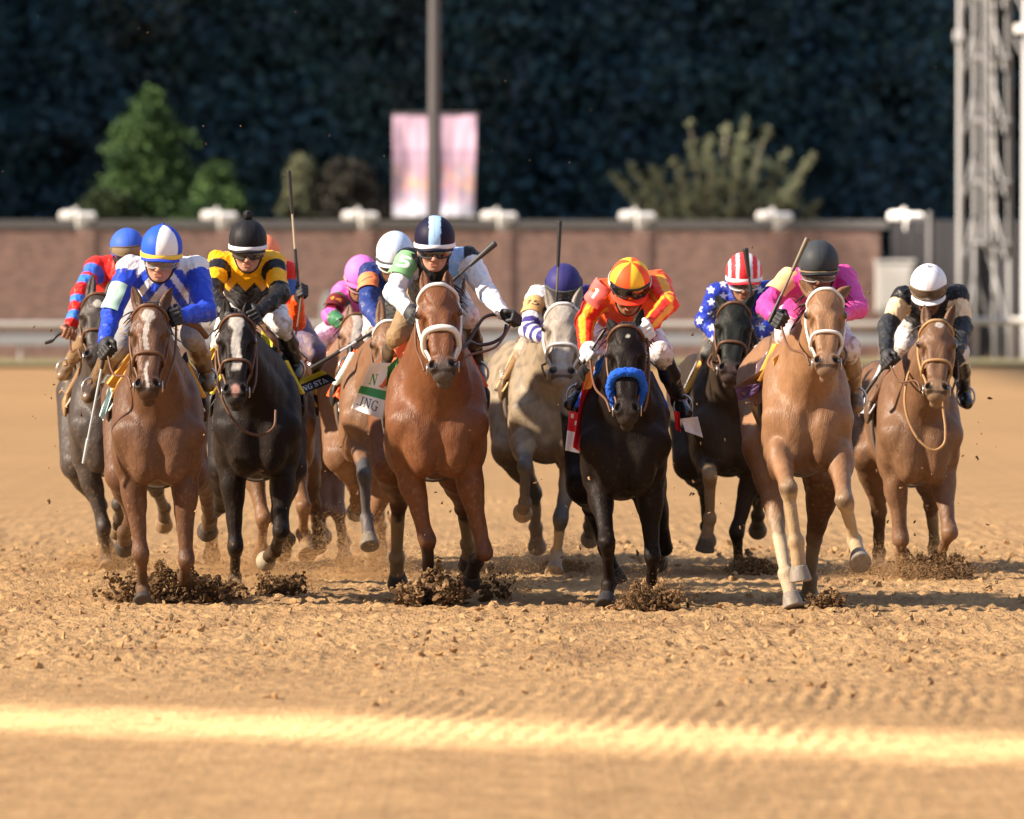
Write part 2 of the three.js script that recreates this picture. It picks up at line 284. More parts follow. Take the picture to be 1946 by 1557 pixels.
// ---------------------------------------------------------------- far rail
{
  const D = 225, s = FPX / D, X = (px) => (px - 973) / s, Y = (py) => P(973, py, D).y, yTop = Y(617), yB0 = Y(656), yB1 = Y(631);
  const rail = (px0, px1, label) => { const a = X(px0), b = X(px1), t = thing('running_rail', label, 'rail', V((a + b) / 2, 0, -D)); const w = b - a;
    const top = new THREE.CylinderGeometry(0.068, 0.068, w, 16); top.rotateZ(Math.PI / 2); top.translate(0, yTop, 0.06); mesh('top_rail', top, M_RAIL, t);
    mesh('board', box(w, yB1 - yB0, 0.05).translate(0, (yB0 + yB1) / 2, 0), std([0.34, 0.35, 0.37], { roughness: 0.6 }), t);
    for (let x = -w / 2 + 0.3; x < w / 2; x += 2.6) mesh('post', new THREE.CylinderGeometry(0.04, 0.04, yTop, 10).translate(x, yTop / 2, -0.07), M_RAIL, t); };
  rail(-200, 622, 'white running rail with pale board at the left before the brick wall'); rail(700, 1700, 'white running rail with pale board behind the middle of the field');
  { const a = X(1790), b = X(2150), t = thing('running_rail', 'white top rail in front of the lattice tower at right', 'rail', V((a + b) / 2, 0, -D + 0.5)); const top = new THREE.CylinderGeometry(0.085, 0.085, b - a, 16); top.rotateZ(Math.PI / 2); top.translate(0, Y(610), 0); mesh('top_rail', top, M_RAIL, t); for (const px of [1852, 1924, 2040]) mesh('post', box(0.13, Y(610) - 0.08, 0.1).translate(X(px) - (a + b) / 2, (Y(610) - 0.08) / 2, 0), std([0.42, 0.33, 0.28], { roughness: 0.7 }), t); }
  { const p = P(630, 600, D - 0.6), t = thing('steward_post', 'blurred grey green canvas covered post at the rail end behind the pink jockey', 'post', V(p.x, 0, p.z));
    const g = new THREE.LatheGeometry([[0.001, 0], [0.32, 0], [0.33, 0.5], [0.28, 0.75], [0.3, 1.05], [0.25, 1.35], [0.16, 1.62], [0.001, 1.68]].map((q) => new THREE.Vector2(...q)), 24); const pa = g.attributes.position; for (let i = 0; i < pa.count; i++) { const k = 1 + 0.2 * nz(pa.getX(i) * 4, pa.getY(i) * 3, pa.getZ(i) * 4); pa.setX(i, pa.getX(i) * k); pa.setZ(i, pa.getZ(i) * k); } g.computeVertexNormals(); mesh('cover', g, std([0.13, 0.15, 0.145], { roughness: 0.85 }), t); mesh('base', new THREE.CylinderGeometry(0.42, 0.46, 0.08, 24).translate(0, 0.04, 0), M_GREY_METAL, t); }
  { const p = P(1700, 690, D - 1), w = 0.86, h = P(1700, 498, D - 1).y, t = thing('equipment_cabinet', 'pale grey equipment cabinet standing behind the rail left of the tower', 'cabinet', V(p.x, 0, p.z)), b0 = P(1700, 592, D - 1).y; mesh('case', box(w, h - b0, 0.6).translate(0, (h + b0) / 2, 0), std([0.52, 0.51, 0.49], { roughness: 0.6 }), t); mesh('door', box(w * 0.8, (h - b0) * 0.8, 0.03).translate(0, (h + b0) / 2, 0.315), std([0.54, 0.53, 0.51], { roughness: 0.6 }), t); mesh('plinth', box(w * 0.7, b0, 0.45).translate(0, b0 / 2, 0), M_GREY_METAL, t); mesh('top_cover', box(w + 0.08, 0.05, 0.68).translate(0, h + 0.025, 0), std([0.6, 0.6, 0.6]), t); }
}
// ---------------------------------------------------------------- dark gate at the end of the wall, tower, pole with banners
{
  const D = 230, s = FPX / D, X = (px) => (px - 973) / s, M = std([0.026, 0.025, 0.030], { roughness: 0.8 }), t = thing('service_gate', 'dark grey boarded gate between the brick wall and the tower', 'gate', V(X(1840), 0, -D));
  const n = 14, x0 = X(1694) - X(1840), x1 = X(2060) - X(1840), w = (x1 - x0) / n; for (let i = 0; i < n; i++) mesh('board', box(w - 0.02, 3.3, 0.06 + 0.01 * (i % 3)).translate(x0 + (i + 0.5) * w, 1.68, 0), M, t);
  for (const y of [0.5, 2.9]) mesh('crossbar', box(x1 - x0, 0.12, 0.06).translate((x0 + x1) / 2, y, -0.08), M, t);
  const p = thing('thin_post', 'thin grey post in front of the dark gate right of the wall end', 'post', V(X(1766), 0, -D + 0.4)); mesh('shaft', new THREE.CylinderGeometry(0.06, 0.065, 3.45, 12).translate(0, 1.725, 0), std([0.10, 0.098, 0.1]), p); mesh('cap', new THREE.SphereGeometry(0.075, 12, 8).translate(0, 3.46, 0), std([0.10, 0.098, 0.1]), p);
}
{
  const D = 226.5, s = FPX / D, o = P(1868, 690, D), X = (px) => (px - 1868) / s, Y = (py) => P(973, py, D).y, M = std([0.17, 0.168, 0.168], { roughness: 0.6, metalness: 0.1 });
  const t = thing('lattice_tower', 'tall grey steel lattice tower with ladder at the right edge', 'tower', V(o.x, 0, o.z)), H = 13;
  const bar = (name, a, b, r) => mesh(name, stick(a, r, b, r, 10), M, t);
  bar('leg', V(X(1825), 0, 0), V(X(1826), H, 0), 0.085); bar('leg', V(X(1921), 0, -0.1), V(X(1914), H, -0.1), 0.07); bar('leg', V(X(1858), 0.0, -1.2), V(X(1856), H, -1.2), 0.055); bar('leg', V(X(1896), 0.0, -1.2), V(X(1894), H, -1.2), 0.055);
  bar('ladder_rail', V(X(1868), Y(455), 0.15), V(X(1869), H, 0.15), 0.04); bar('ladder_rail', V(X(1880), Y(455), 0.15), V(X(1876), H, 0.15), 0.04);
  for (let y = Y(440); y < H; y += 0.3) bar('rung', V(X(1869), y, 0.15), V(X(1879), y, 0.15), 0.016);
  for (const py of [-4, 110, 230, 347, 463]) { bar('crossbar', V(X(1850), Y(py), 0.05), V(X(1919), Y(py), 0.05), 0.065); bar('side_bar', V(X(1825), Y(py), 0), V(X(1857), Y(py), -1.2), 0.035); bar('side_bar', V(X(1918), Y(py), -0.1), V(X(1895), Y(py), -1.2), 0.035); }
  for (let k = 0; k < 8; k++) { const y0 = 0.6 + k * 1.45; bar('brace', V(X(1825), y0, 0), V(X(1857), y0 + 1.45, -1.2), 0.028); bar('brace', V(X(1858), y0 + 1.45, -1.2), V(X(1895), y0, -1.2), 0.028); bar('brace', V(X(1919), y0, -0.1), V(X(1895), y0 + 1.45, -1.2), 0.028); }
  mesh('junction_box', box(0.22, 0.26, 0.2).translate(X(1822), Y(68), 0.12), M_GREY_METAL, t);
  const q = P(1950, 690, D + 2), t2 = thing('camera_mast', 'grey mast with white crossarm cut by the right edge beside the tower', 'mast', V(q.x, 0, q.z)); mesh('shaft', new THREE.CylinderGeometry(0.09, 0.12, 12, 14).translate(0.02, 6, 0), M_GREY_METAL, t2); mesh('crossarm', box(0.75, 0.2, 0.3).translate(0.1, P(0, 55, D + 2).y, 0.2), M_WHITE_PAINT, t2); for (const [y, x] of [[9.2, 0.5], [8.2, 0.55], [7.1, 0.5]]) mesh('bracket', stick(V(-0.02, y, 0), 0.04, V(-0.28, y + 0.5, 0.1), 0.03), M_GREY_METAL, t2);
}
{
  const D = 229, s = FPX / D, o = P(825, 690, D), Y = (py) => P(973, py, D).y, M = std([0.115, 0.108, 0.112], { roughness: 0.55, metalness: 0.1 }), t = thing('banner_pole', 'tall grey pole carrying the two pink banners', 'pole', V(o.x, 0, o.z));
  mesh('shaft', new THREE.CylinderGeometry(0.10, 0.16, 14, 20).translate(0, 7, 0), M, t); mesh('base_plate', new THREE.CylinderGeometry(0.26, 0.3, 0.12, 20).translate(0, 0.06, 0), M, t);
  for (const py of [216, 413]) mesh('banner_arm', new THREE.CylinderGeometry(0.03, 0.03, 2.06, 10).rotateZ(Math.PI / 2).translate(0.02, Y(py), 0.08), M, t);
  for (const sd of [-1, 1]) {
    const tex = print(256, 640, (x, w, h) => { const g = x.createLinearGradient(0, 0, 0, h); [[0, '#f3c6e6'], [0.2, '#f6cdea'], [0.33, '#ecc0dc'], [0.36, '#b98fb0'], [0.42, '#c9a0bb'], [0.5, '#b08aa0'], [0.58, '#cfa89c'], [0.68, '#d9a68c'], [0.78, '#b7a6c6'], [0.86, '#e9c4d2'], [0.9, '#d8e2f8'], [1, '#e8f2ff']].forEach(([a, c]) => g.addColorStop(a, c)); x.fillStyle = g; x.fillRect(0, 0, w, h); for (let i = 0; i < 60; i++) { x.globalAlpha = 0.35; x.fillStyle = ['#d98a5a', '#8a6aa8', '#e8c27a', '#6a86c0', '#e28aa6'][i % 5]; x.beginPath(); x.ellipse(rnd() * w, h * (0.52 + 0.34 * rnd()), 10 + 30 * rnd(), 14 + 26 * rnd(), rnd() * 3, 0, 7); x.fill(); } x.globalAlpha = 0.35; x.fillStyle = '#ecdcf4'; x.fillRect(0, 0, w, h); x.globalAlpha = 1; });
    const x0 = (sd < 0 ? 747 : 836), x1 = (sd < 0 ? 812 : 906), a = (px) => (px - 825) / s;
    const g = cloth(V(a(x0), Y(219), 0.08), V(a(x1), Y(219), 0.08), V(a(x1) - (sd > 0 ? 0.06 : 0), Y(411), 0.10), V(a(x0) + (sd < 0 ? 0.0 : 0), Y(411), 0.10), { fold: 0.03, waves: 4, ph: sd, t: 0.012, bulge: 0.04 });
    const b = thing('banner', sd < 0 ? 'pink printed banner on the left side of the grey pole' : 'pink printed banner on the right side of the grey pole', 'banner', V(o.x, 0, o.z), 'pole banners'); mesh('cloth', g, new THREE.MeshPhysicalMaterial({ map: tex, roughness: 0.7, side: THREE.DoubleSide }), b); mesh('hem', tube([V(a(x0), Y(411), 0.10), V(a(x1) - (sd > 0 ? 0.06 : 0), Y(411), 0.10)], 0.02), M_WHITE_PAINT, b);
  }
}
// ---------------------------------------------------------------- trees
function clumpGeo(n, r, size, flatn = 1) { const pos = [], nor = []; for (let i = 0; i < n; i++) { const c = V(rnd() - 0.5, rnd() - 0.5, rnd() - 0.5).normalize().multiplyScalar(r * Math.cbrt(rnd())), u = V(rnd() - 0.5, (rnd() - 0.5) * flatn, rnd() - 0.5).normalize(), w = V(rnd() - 0.5, rnd() - 0.5, rnd() - 0.5).cross(u).normalize(), l = size * (0.7 + 0.6 * rnd()), b = l * 0.42, N = u.clone().cross(w).normalize(), p = [c.clone(), c.clone().addScaledVector(u, l * 0.5).addScaledVector(w, b).addScaledVector(N, b * 0.25), c.clone().addScaledVector(u, l), c.clone().addScaledVector(u, l * 0.5).addScaledVector(w, -b).addScaledVector(N, b * 0.25)]; for (const k of [0, 1, 2, 0, 2, 3]) pos.push(p[k].x, p[k].y, p[k].z); } const g = new THREE.BufferGeometry(); g.setAttribute('position', new THREE.Float32BufferAttribute(pos, 3)); g.computeVertexNormals(); return g; }
const M_LEAF = std([1, 1, 1], { roughness: 0.75, side: THREE.DoubleSide, specularIntensity: 0.3 });
function leaves(name, list, geo, parent, mat = M_LEAF) { // list of [position, scale, colour]
  const m = new THREE.InstancedMesh(geo, mat, list.length), q = new THREE.Matrix4(), e = new THREE.Euler(), c = new THREE.Color(); m.name = name; m.castShadow = m.receiveShadow = true;
  list.forEach(([p, s, col], i) => { e.set(rnd() * 6.3, rnd() * 6.3, rnd() * 6.3); q.makeRotationFromEuler(e).scale(V(s, s, s)).setPosition(p); m.setMatrixAt(i, q); c.setRGB(...col); m.setColorAt(i, c); }); (parent ?? scene).add(m); return m;
}
{
  const list = [], crowns = [];
  for (let i = 0; i < 46; i++) crowns.push({ x: -21 + i * 0.95 + rnd() * 1.4, z: -264 - rnd() * 7, h: 10 + 6 * rnd(), r: 2.0 + 1.5 * rnd(), c: mixc([0.040, 0.092, 0.098], rnd() < 0.22 ? [0.062, 0.074, 0.076] : [0.034, 0.084, 0.122], rnd()) });
  for (const k of crowns) for (let j = 0; j < 520; j++) { const y = 0.6 + (k.h - 0.6) * rnd(), w = k.r * Math.sqrt(Math.max(0.06, Math.sin(Math.PI * Math.min(0.98, 0.18 + 0.8 * y / k.h)))) * (0.8 + 0.4 * nz(k.x, y * 0.9, 3)), a = rnd() * 6.283, r = w * Math.sqrt(0.25 + 0.75 * rnd()), n = nz(k.x + Math.cos(a) * r * 0.6, y * 0.7, k.z + Math.sin(a) * r * 0.6); if (n < -0.28) continue; list.push([V(k.x + Math.cos(a) * r, y, k.z + Math.sin(a) * r), 0.7 + 0.7 * rnd(), k.c.map((q) => q * (0.9 + 0.2 * rnd()))]); }
  for (let j = 0; j < 3500; j++) list.push([V(-24 + 48 * rnd(), 17 * rnd(), -273 - 3 * rnd()), 1.3 + 0.8 * rnd(), [0.036, 0.080, 0.100]]);
  tag(leaves('dark_woods', list, clumpGeo(30, 0.62, 0.26)), 'dark wood of dense trees filling the sky behind the wall', null, null, 'stuff');
}
function tree(name, label, px, py0, D, rows, o = {}) { // rows: [py, half width px] from the top down
  const s = FPX / D, base = P(px, py0, D), t = thing(name, label, o.cat ?? 'tree', V(base.x, 0, -D)), list = [], top = P(px, rows[0][0], D).y;
  mesh('trunk', stick(V(0, 0, 0), o.r ?? 0.09, V(0.05, top * 0.8, 0), 0.02, 10), std([0.09, 0.065, 0.05]), t);
  const n = o.n ?? 900; for (let i = 0; i < n; i++) { const u = rnd() * (rows.length - 1), k = Math.floor(u), f = u - k, py = lerp(rows[k][0], rows[k + 1][0], f), hw = lerp(rows[k][1], rows[k + 1][1], f) / s, cx = lerp(rows[k][2] ?? 0, rows[k + 1][2] ?? 0, f) / s, y = P(px, py, D).y, a = rnd() * 6.283, r = hw * Math.sqrt(0.2 + 0.8 * rnd()) * (0.78 + 0.75 * nz(Math.cos(a) * 2.2 + px, y * 2.6, Math.sin(a) * 2.2)); if (y < 0.1) continue; list.push([V(cx + Math.cos(a) * r, y, Math.sin(a) * r * 0.8), (o.ls ?? 0.5) * (0.7 + 0.6 * rnd()), mixc(o.c[0], o.c[1], clamp(0.5 + 0.9 * nz(cx + Math.cos(a) * r * 2, y * 2.4, Math.sin(a) * 2) + 0.25 * (rnd() - 0.5), 0, 1))]); }
  leaves('crown', list, clumpGeo(16, 0.44, 0.22), t).userData.kind = 'stuff'; return t;
}
const GR = [[0.030, 0.068, 0.030], [0.105, 0.190, 0.062]], OL = [[0.070, 0.086, 0.056], [0.190, 0.200, 0.110]], GY = [[0.030, 0.030, 0.025], [0.075, 0.070, 0.054]];
tree('conifer_tree', 'tall bright green conical tree over the wall at left', 283, 690, 241, [[186, 8], [215, 38], [250, 66], [290, 82], [330, 92], [380, 100, 4], [430, 105], [600, 110], [680, 60]], { n: 1700, c: GR });
tree('conifer_tree', 'small bright green conical tree right of the tall one', 412, 690, 239, [[322, 8], [345, 26], [370, 42], [400, 60], [440, 66], [640, 60]], { n: 800, c: GR });
tree('slim_tree', 'slim yellowish green tree behind the raised whip', 574, 690, 240, [[312, 7], [335, 18], [370, 26], [410, 34], [640, 40]], { n: 500, c: OL });
tree('round_bush', 'grey green round bush over the wall left of the banners', 662, 690, 240, [[318, 16, -10], [332, 40, -8], [352, 58], [380, 66], [420, 72], [640, 70]], { n: 900, c: GY, cat: 'bush' });
tree('low_bush', 'low dark green bush behind the wall left of the tall tree', 205, 690, 240, [[372, 20], [390, 44], [415, 56], [640, 50]], { n: 500, c: [[0.03, 0.05, 0.025], [0.07, 0.10, 0.04]], cat: 'bush' });
{ // spreading shrub of upright sprays
  const D = 240, base = P(1360, 690, D), t = thing('spreading_shrub', 'large olive shrub of upright feathery sprays over the wall at right', 'shrub', V(base.x, 0, -D)), list = [], sprays = [[1310, 232], [1345, 262], [1382, 236], [1420, 226], [1462, 242], [1500, 285], [1548, 292], [1280, 300], [1240, 318], [1200, 312], [1165, 330], [1440, 310], [1400, 330], [1330, 340], [1520, 345], [1220, 365], [1480, 370], [1290, 370], [1560, 380]];
  for (const [px, py] of sprays) { const tip = P(px, py, D).sub(V(base.x, 0, -D)), mid = V(tip.x * 0.35, tip.y * 0.62, (rnd() - 0.5) * 1.2); tip.z = (rnd() - 0.5) * 1.8; const c = new THREE.QuadraticBezierCurve3(V(tip.x * 0.05, 0, 0), mid, tip); mesh('branch', new THREE.TubeGeometry(c, 10, 0.03, 6), std([0.10, 0.08, 0.055]), t);
    for (let i = 0; i < 130; i++) { const u = 0.40 + 0.60 * Math.pow(rnd(), 0.7), p = c.getPoint(u), w = 0.27 * Math.pow(1.02 - u, 0.55) * (0.6 + 0.9 * Math.abs(nz(px * 0.37, u * 7, 2))) + 0.02; if (nz(px * 0.7, u * 9, 5) < -0.18) continue; p.add(V((rnd() - 0.5) * 2 * w, (rnd() - 0.5) * w, (rnd() - 0.5) * 2 * w)); list.push([p, 0.24 * (0.5 + 0.7 * rnd()), mixc(OL[0], OL[1], clamp(rnd() * 0.5 + (px % 3) * 0.12, 0, 1))]); } }
  for (let i = 0; i < 620; i++) { const u = (rnd() + rnd() - 1), px = 1375 + u * 195, py = 425 - Math.pow(rnd(), 1.5) * (1 - u * u) * 165; if (nz(px * 0.02, py * 0.03, 4) < -0.12) continue; const p = P(px, py, D).sub(V(base.x, 0, -D)); p.z = (rnd() - 0.5) * 1.6; list.push([p, 0.22 * (0.5 + 0.8 * rnd()), mixc(OL[0], OL[1], rnd() * 0.45)]); }
  leaves('crown', list, clumpGeo(12, 0.36, 0.24), t).userData.kind = 'stuff';
}
// ---------------------------------------------------------------- grandstand beside the stretch, left of the frame: the sun passes its tinted glass, and between the two glazed wings
{
  const X0 = -26, Hh = 24, tinted = new THREE.MeshPhysicalMaterial({ transmission: 1, thickness: 0, roughness: 0, ior: 1.15 }); tinted.color.setRGB(0.375, 0.363, 0.35);
  const pane = (a, b, k) => { const s = new THREE.Shape(); s.moveTo(-a, 0); s.lineTo(-b, 0); s.lineTo(-b - k[1] * Hh, Hh); s.lineTo(-a - k[0] * Hh, Hh); return new THREE.ShapeGeometry(s).rotateY(Math.PI / 2); };
  const az = -SUN.z / -SUN.x * 1; // z drift of sunlight per metre to the right
  const t = thing('grandstand', 'long glazed grandstand with an open slot between its two wings', 'grandstand', V(X0, 0, 0));
  const want = 0.62, k = -(want - az) / TAN_SUN * -1, zc = -43.6 + X0 * want, hw = 1.15;
  mesh('glass_front', pane(60, zc + hw, [0, k]), tinted, t); mesh('glass_front', pane(zc - hw, -262, [k, 0]), tinted, t);
  mesh('roof', box(3, 0.6, 265).translate(-1.6, Hh + 0.3, -72.5), M_STONE, t);
  const b = thing('grandstand_block', 'tall plain end block of the grandstand shading the woods', 'building', V(-44, 0, -323)); mesh('wall', box(20, 58, 170).translate(0, 29, 0), M_BRICK, b); mesh('roof', box(21, 0.8, 171).translate(0, 58.4, 0), M_STONE, b);
}
// ---------------------------------------------------------------- horses
// the head is modelled once in its own axes: x across, y up (poll at 0, muzzle at -0.6), z out of the face
const HEAD = new Field(V(-0.17, -0.70, -0.34), V(0.17, 0.10, 0.12), 0.0062);
{
  const H = HEAD;
  H.el(V(0, -0.11, -0.075), 0.092, 0.14, 0.11, 0.03);
  H.el(V(0, -0.20, -0.055), 0.092, 0.14, 0.062, 0.04);
  for (const s of [-1, 1]) {
    H.el(V(0.058 * s, -0.215, -0.155), 0.042, 0.115, 0.105, 0.03);
    H.rc(V(0.078 * s, -0.20, -0.055), 0.020, V(0.056 * s, -0.36, -0.075), 0.013, 0.02);
    H.rc(V(0.072 * s, -0.145, -0.010), 0.024, V(0.088 * s, -0.195, -0.022), 0.018, 0.018);
    H.rc(V(0.040 * s, -0.24, 0.0), 0.022, V(0.030 * s, -0.46, -0.012), 0.016, 0.02);
  }
  H.rc(V(0, -0.20, -0.035), 0.066, V(0, -0.50, -0.045), 0.046, 0.05);
  H.rc(V(0, -0.33, -0.09), 0.062, V(0, -0.52, -0.075), 0.05, 0.05);
  H.rc(V(0, -0.26, -0.20), 0.05, V(0, -0.54, -0.115), 0.034, 0.05);
  H.el(V(0, -0.545, -0.055), 0.06, 0.062, 0.058, 0.035);
  H.el(V(0, -0.59, -0.06), 0.05, 0.04, 0.042, 0.025);
  H.el(V(0, -0.60, -0.115), 0.036, 0.032, 0.034, 0.015);
  for (const s of [-1, 1]) { H.el(V(0.045 * s, -0.545, -0.020), 0.028, 0.040, 0.028, 0.018); }
  H.el(V(0, -0.10, 0.03), 0.05, 0.05, 0.012, 0.04);
  for (const s of [-1, 1]) {
    H.el(V(0.047 * s, -0.548, 0.006), 0.013, 0.027, 0.022, 0.010, [V(0.88, 0.38 * s, 0.3 * s).normalize(), V(-0.42 * s, 0.9, 0).normalize(), V(-0.3 * s, 0, 0.95).normalize()], 1);
    H.el(V(0.102 * s, -0.190, -0.046), 0.014, 0.017, 0.02, 0.012, null, 1);
    H.el(V(0.088 * s, -0.118, -0.025), 0.016, 0.028, 0.026, 0.03, null, 1);
    H.el(V(0.066 * s, -0.30, -0.02), 0.016, 0.07, 0.03, 0.03, null, 1);
    H.el(V(0.062 * s, -0.44, -0.06), 0.012, 0.05, 0.03, 0.03, null, 1);
  }
  H.rc(V(-0.045, -0.588, -0.095), 0.006, V(0.045, -0.588, -0.095), 0.006, 0.012, null, 1);
  H.ruffle((x, y, z) => 0.0016 * nz(x * 22, y * 16, z * 22));
}
const HEAD_GEO = HEAD.mesh();
// the skin of the head at depth d below the poll, in the direction ang about the head's axis (0 = front)
function headSkin(d, ang, out = 0.004) {
  const cz = -0.085, sx = Math.sin(ang), cz2 = Math.cos(ang); let r = 0.01;
  while (r < 0.3 && HEAD.at(sx * r, -d, cz + cz2 * r) < out) r += 0.002;
  return V(sx * r, -d, cz + cz2 * r);
}
const EAR_GEO = (() => {
  const pos = [], idx = [], n = 14, m = 14;
  for (let j = 0; j <= m; j++) { const t = j / m, w = 0.040 * Math.pow(Math.sin(Math.PI * (0.16 + 0.84 * t)), 0.8) * (t > 0.98 ? 0.15 : 1) + 0.001;
    for (let i = 0; i < n; i++) { const a = i / n * 2 * Math.PI, c = Math.atan2(Math.sin(a), Math.cos(a)), r = w * (1 - 0.8 * Math.exp(-((c / 0.7) ** 2)) * sst(0.1, 0.35, t)); pos.push(r * Math.sin(a) * 0.85, t * 0.175, r * Math.cos(a) * 0.8 - 0.012 * Math.sin(t * 3)); } }
  for (let j = 0; j < m; j++) for (let i = 0; i < n; i++) { const a = j * n + i, b = j * n + (i + 1) % n; idx.push(a, b, a + n, b, b + n, a + n); }
  return geom(new Float32Array(pos), null, null, idx);
})();
const HOOF_GEO = new THREE.LatheGeometry([[0.001, 0], [0.05, 0], [0.062, 0.004], [0.0625, 0.012], [0.052, 0.06], [0.046, 0.084], [0.043, 0.092], [0.02, 0.1], [0.001, 0.1]].map((p) => new THREE.Vector2(...p)), 18);
const boxUV = (gs) => addUV(join(gs));
const LEN = { fore: [0.43, 0.30, 0.22], hind: [0.46, 0.40, 0.22] };

const hairMap = canvasNoise(512, (u, v) => { const n = 0.45 * tileNoise(u, v, 18, 2) + 0.5 * tileNoise(u * 2 % 1, v, 60, 4) + 0.5 * tileNoise(u * 3 % 1, v, 110, 6), k = 0.88 + 0.30 * n; return [k, k, k]; }); hairMap.repeat.set(1 / 0.45, 1 / 0.9);
const hairBump = canvasNoise(512, (u, v) => { const n = 0.5 + 0.5 * tileNoise(u * 2 % 1, v, 50, 8) + 0.3 * tileNoise(u, v, 20, 9); return [n, n, n]; }); hairBump.repeat.set(1 / 0.4, 1 / 0.8);
const M_COAT = vcol({ map: hairMap, bumpMap: hairBump, bumpScale: 0.0035, roughness: 0.44, specularIntensity: 0.55, sheen: 0.12, sheenRoughness: 0.5 });
M_COAT.sheenColor.setRGB(0.5, 0.35, 0.25);
const M_COAT_DARK = vcol({ map: hairMap, bumpMap: hairBump, bumpScale: 0.003, roughness: 0.5, specularIntensity: 0.28 });
const M_EYE = std([0.012, 0.007, 0.005], { roughness: 0.08, clearcoat: 1 });
const M_HAIR_BLACK = std([0.014, 0.011, 0.010], { roughness: 0.55 });
const M_LEATHER_BLACK = std([0.018, 0.014, 0.012], { roughness: 0.5 });
const M_LEATHER_BROWN = std([0.13, 0.058, 0.026], { roughness: 0.55 });
const M_LEATHER_TAN = std([0.42, 0.24, 0.10], { roughness: 0.6 });
const M_STRAP_WHITE = std([0.74, 0.72, 0.68], { roughness: 0.6 });
const M_STEEL = std([0.55, 0.54, 0.52], { roughness: 0.3, metalness: 0.9 });
const MAT = { black: M_LEATHER_BLACK, brown: M_LEATHER_BROWN, tan: M_LEATHER_TAN, white: M_STRAP_WHITE };

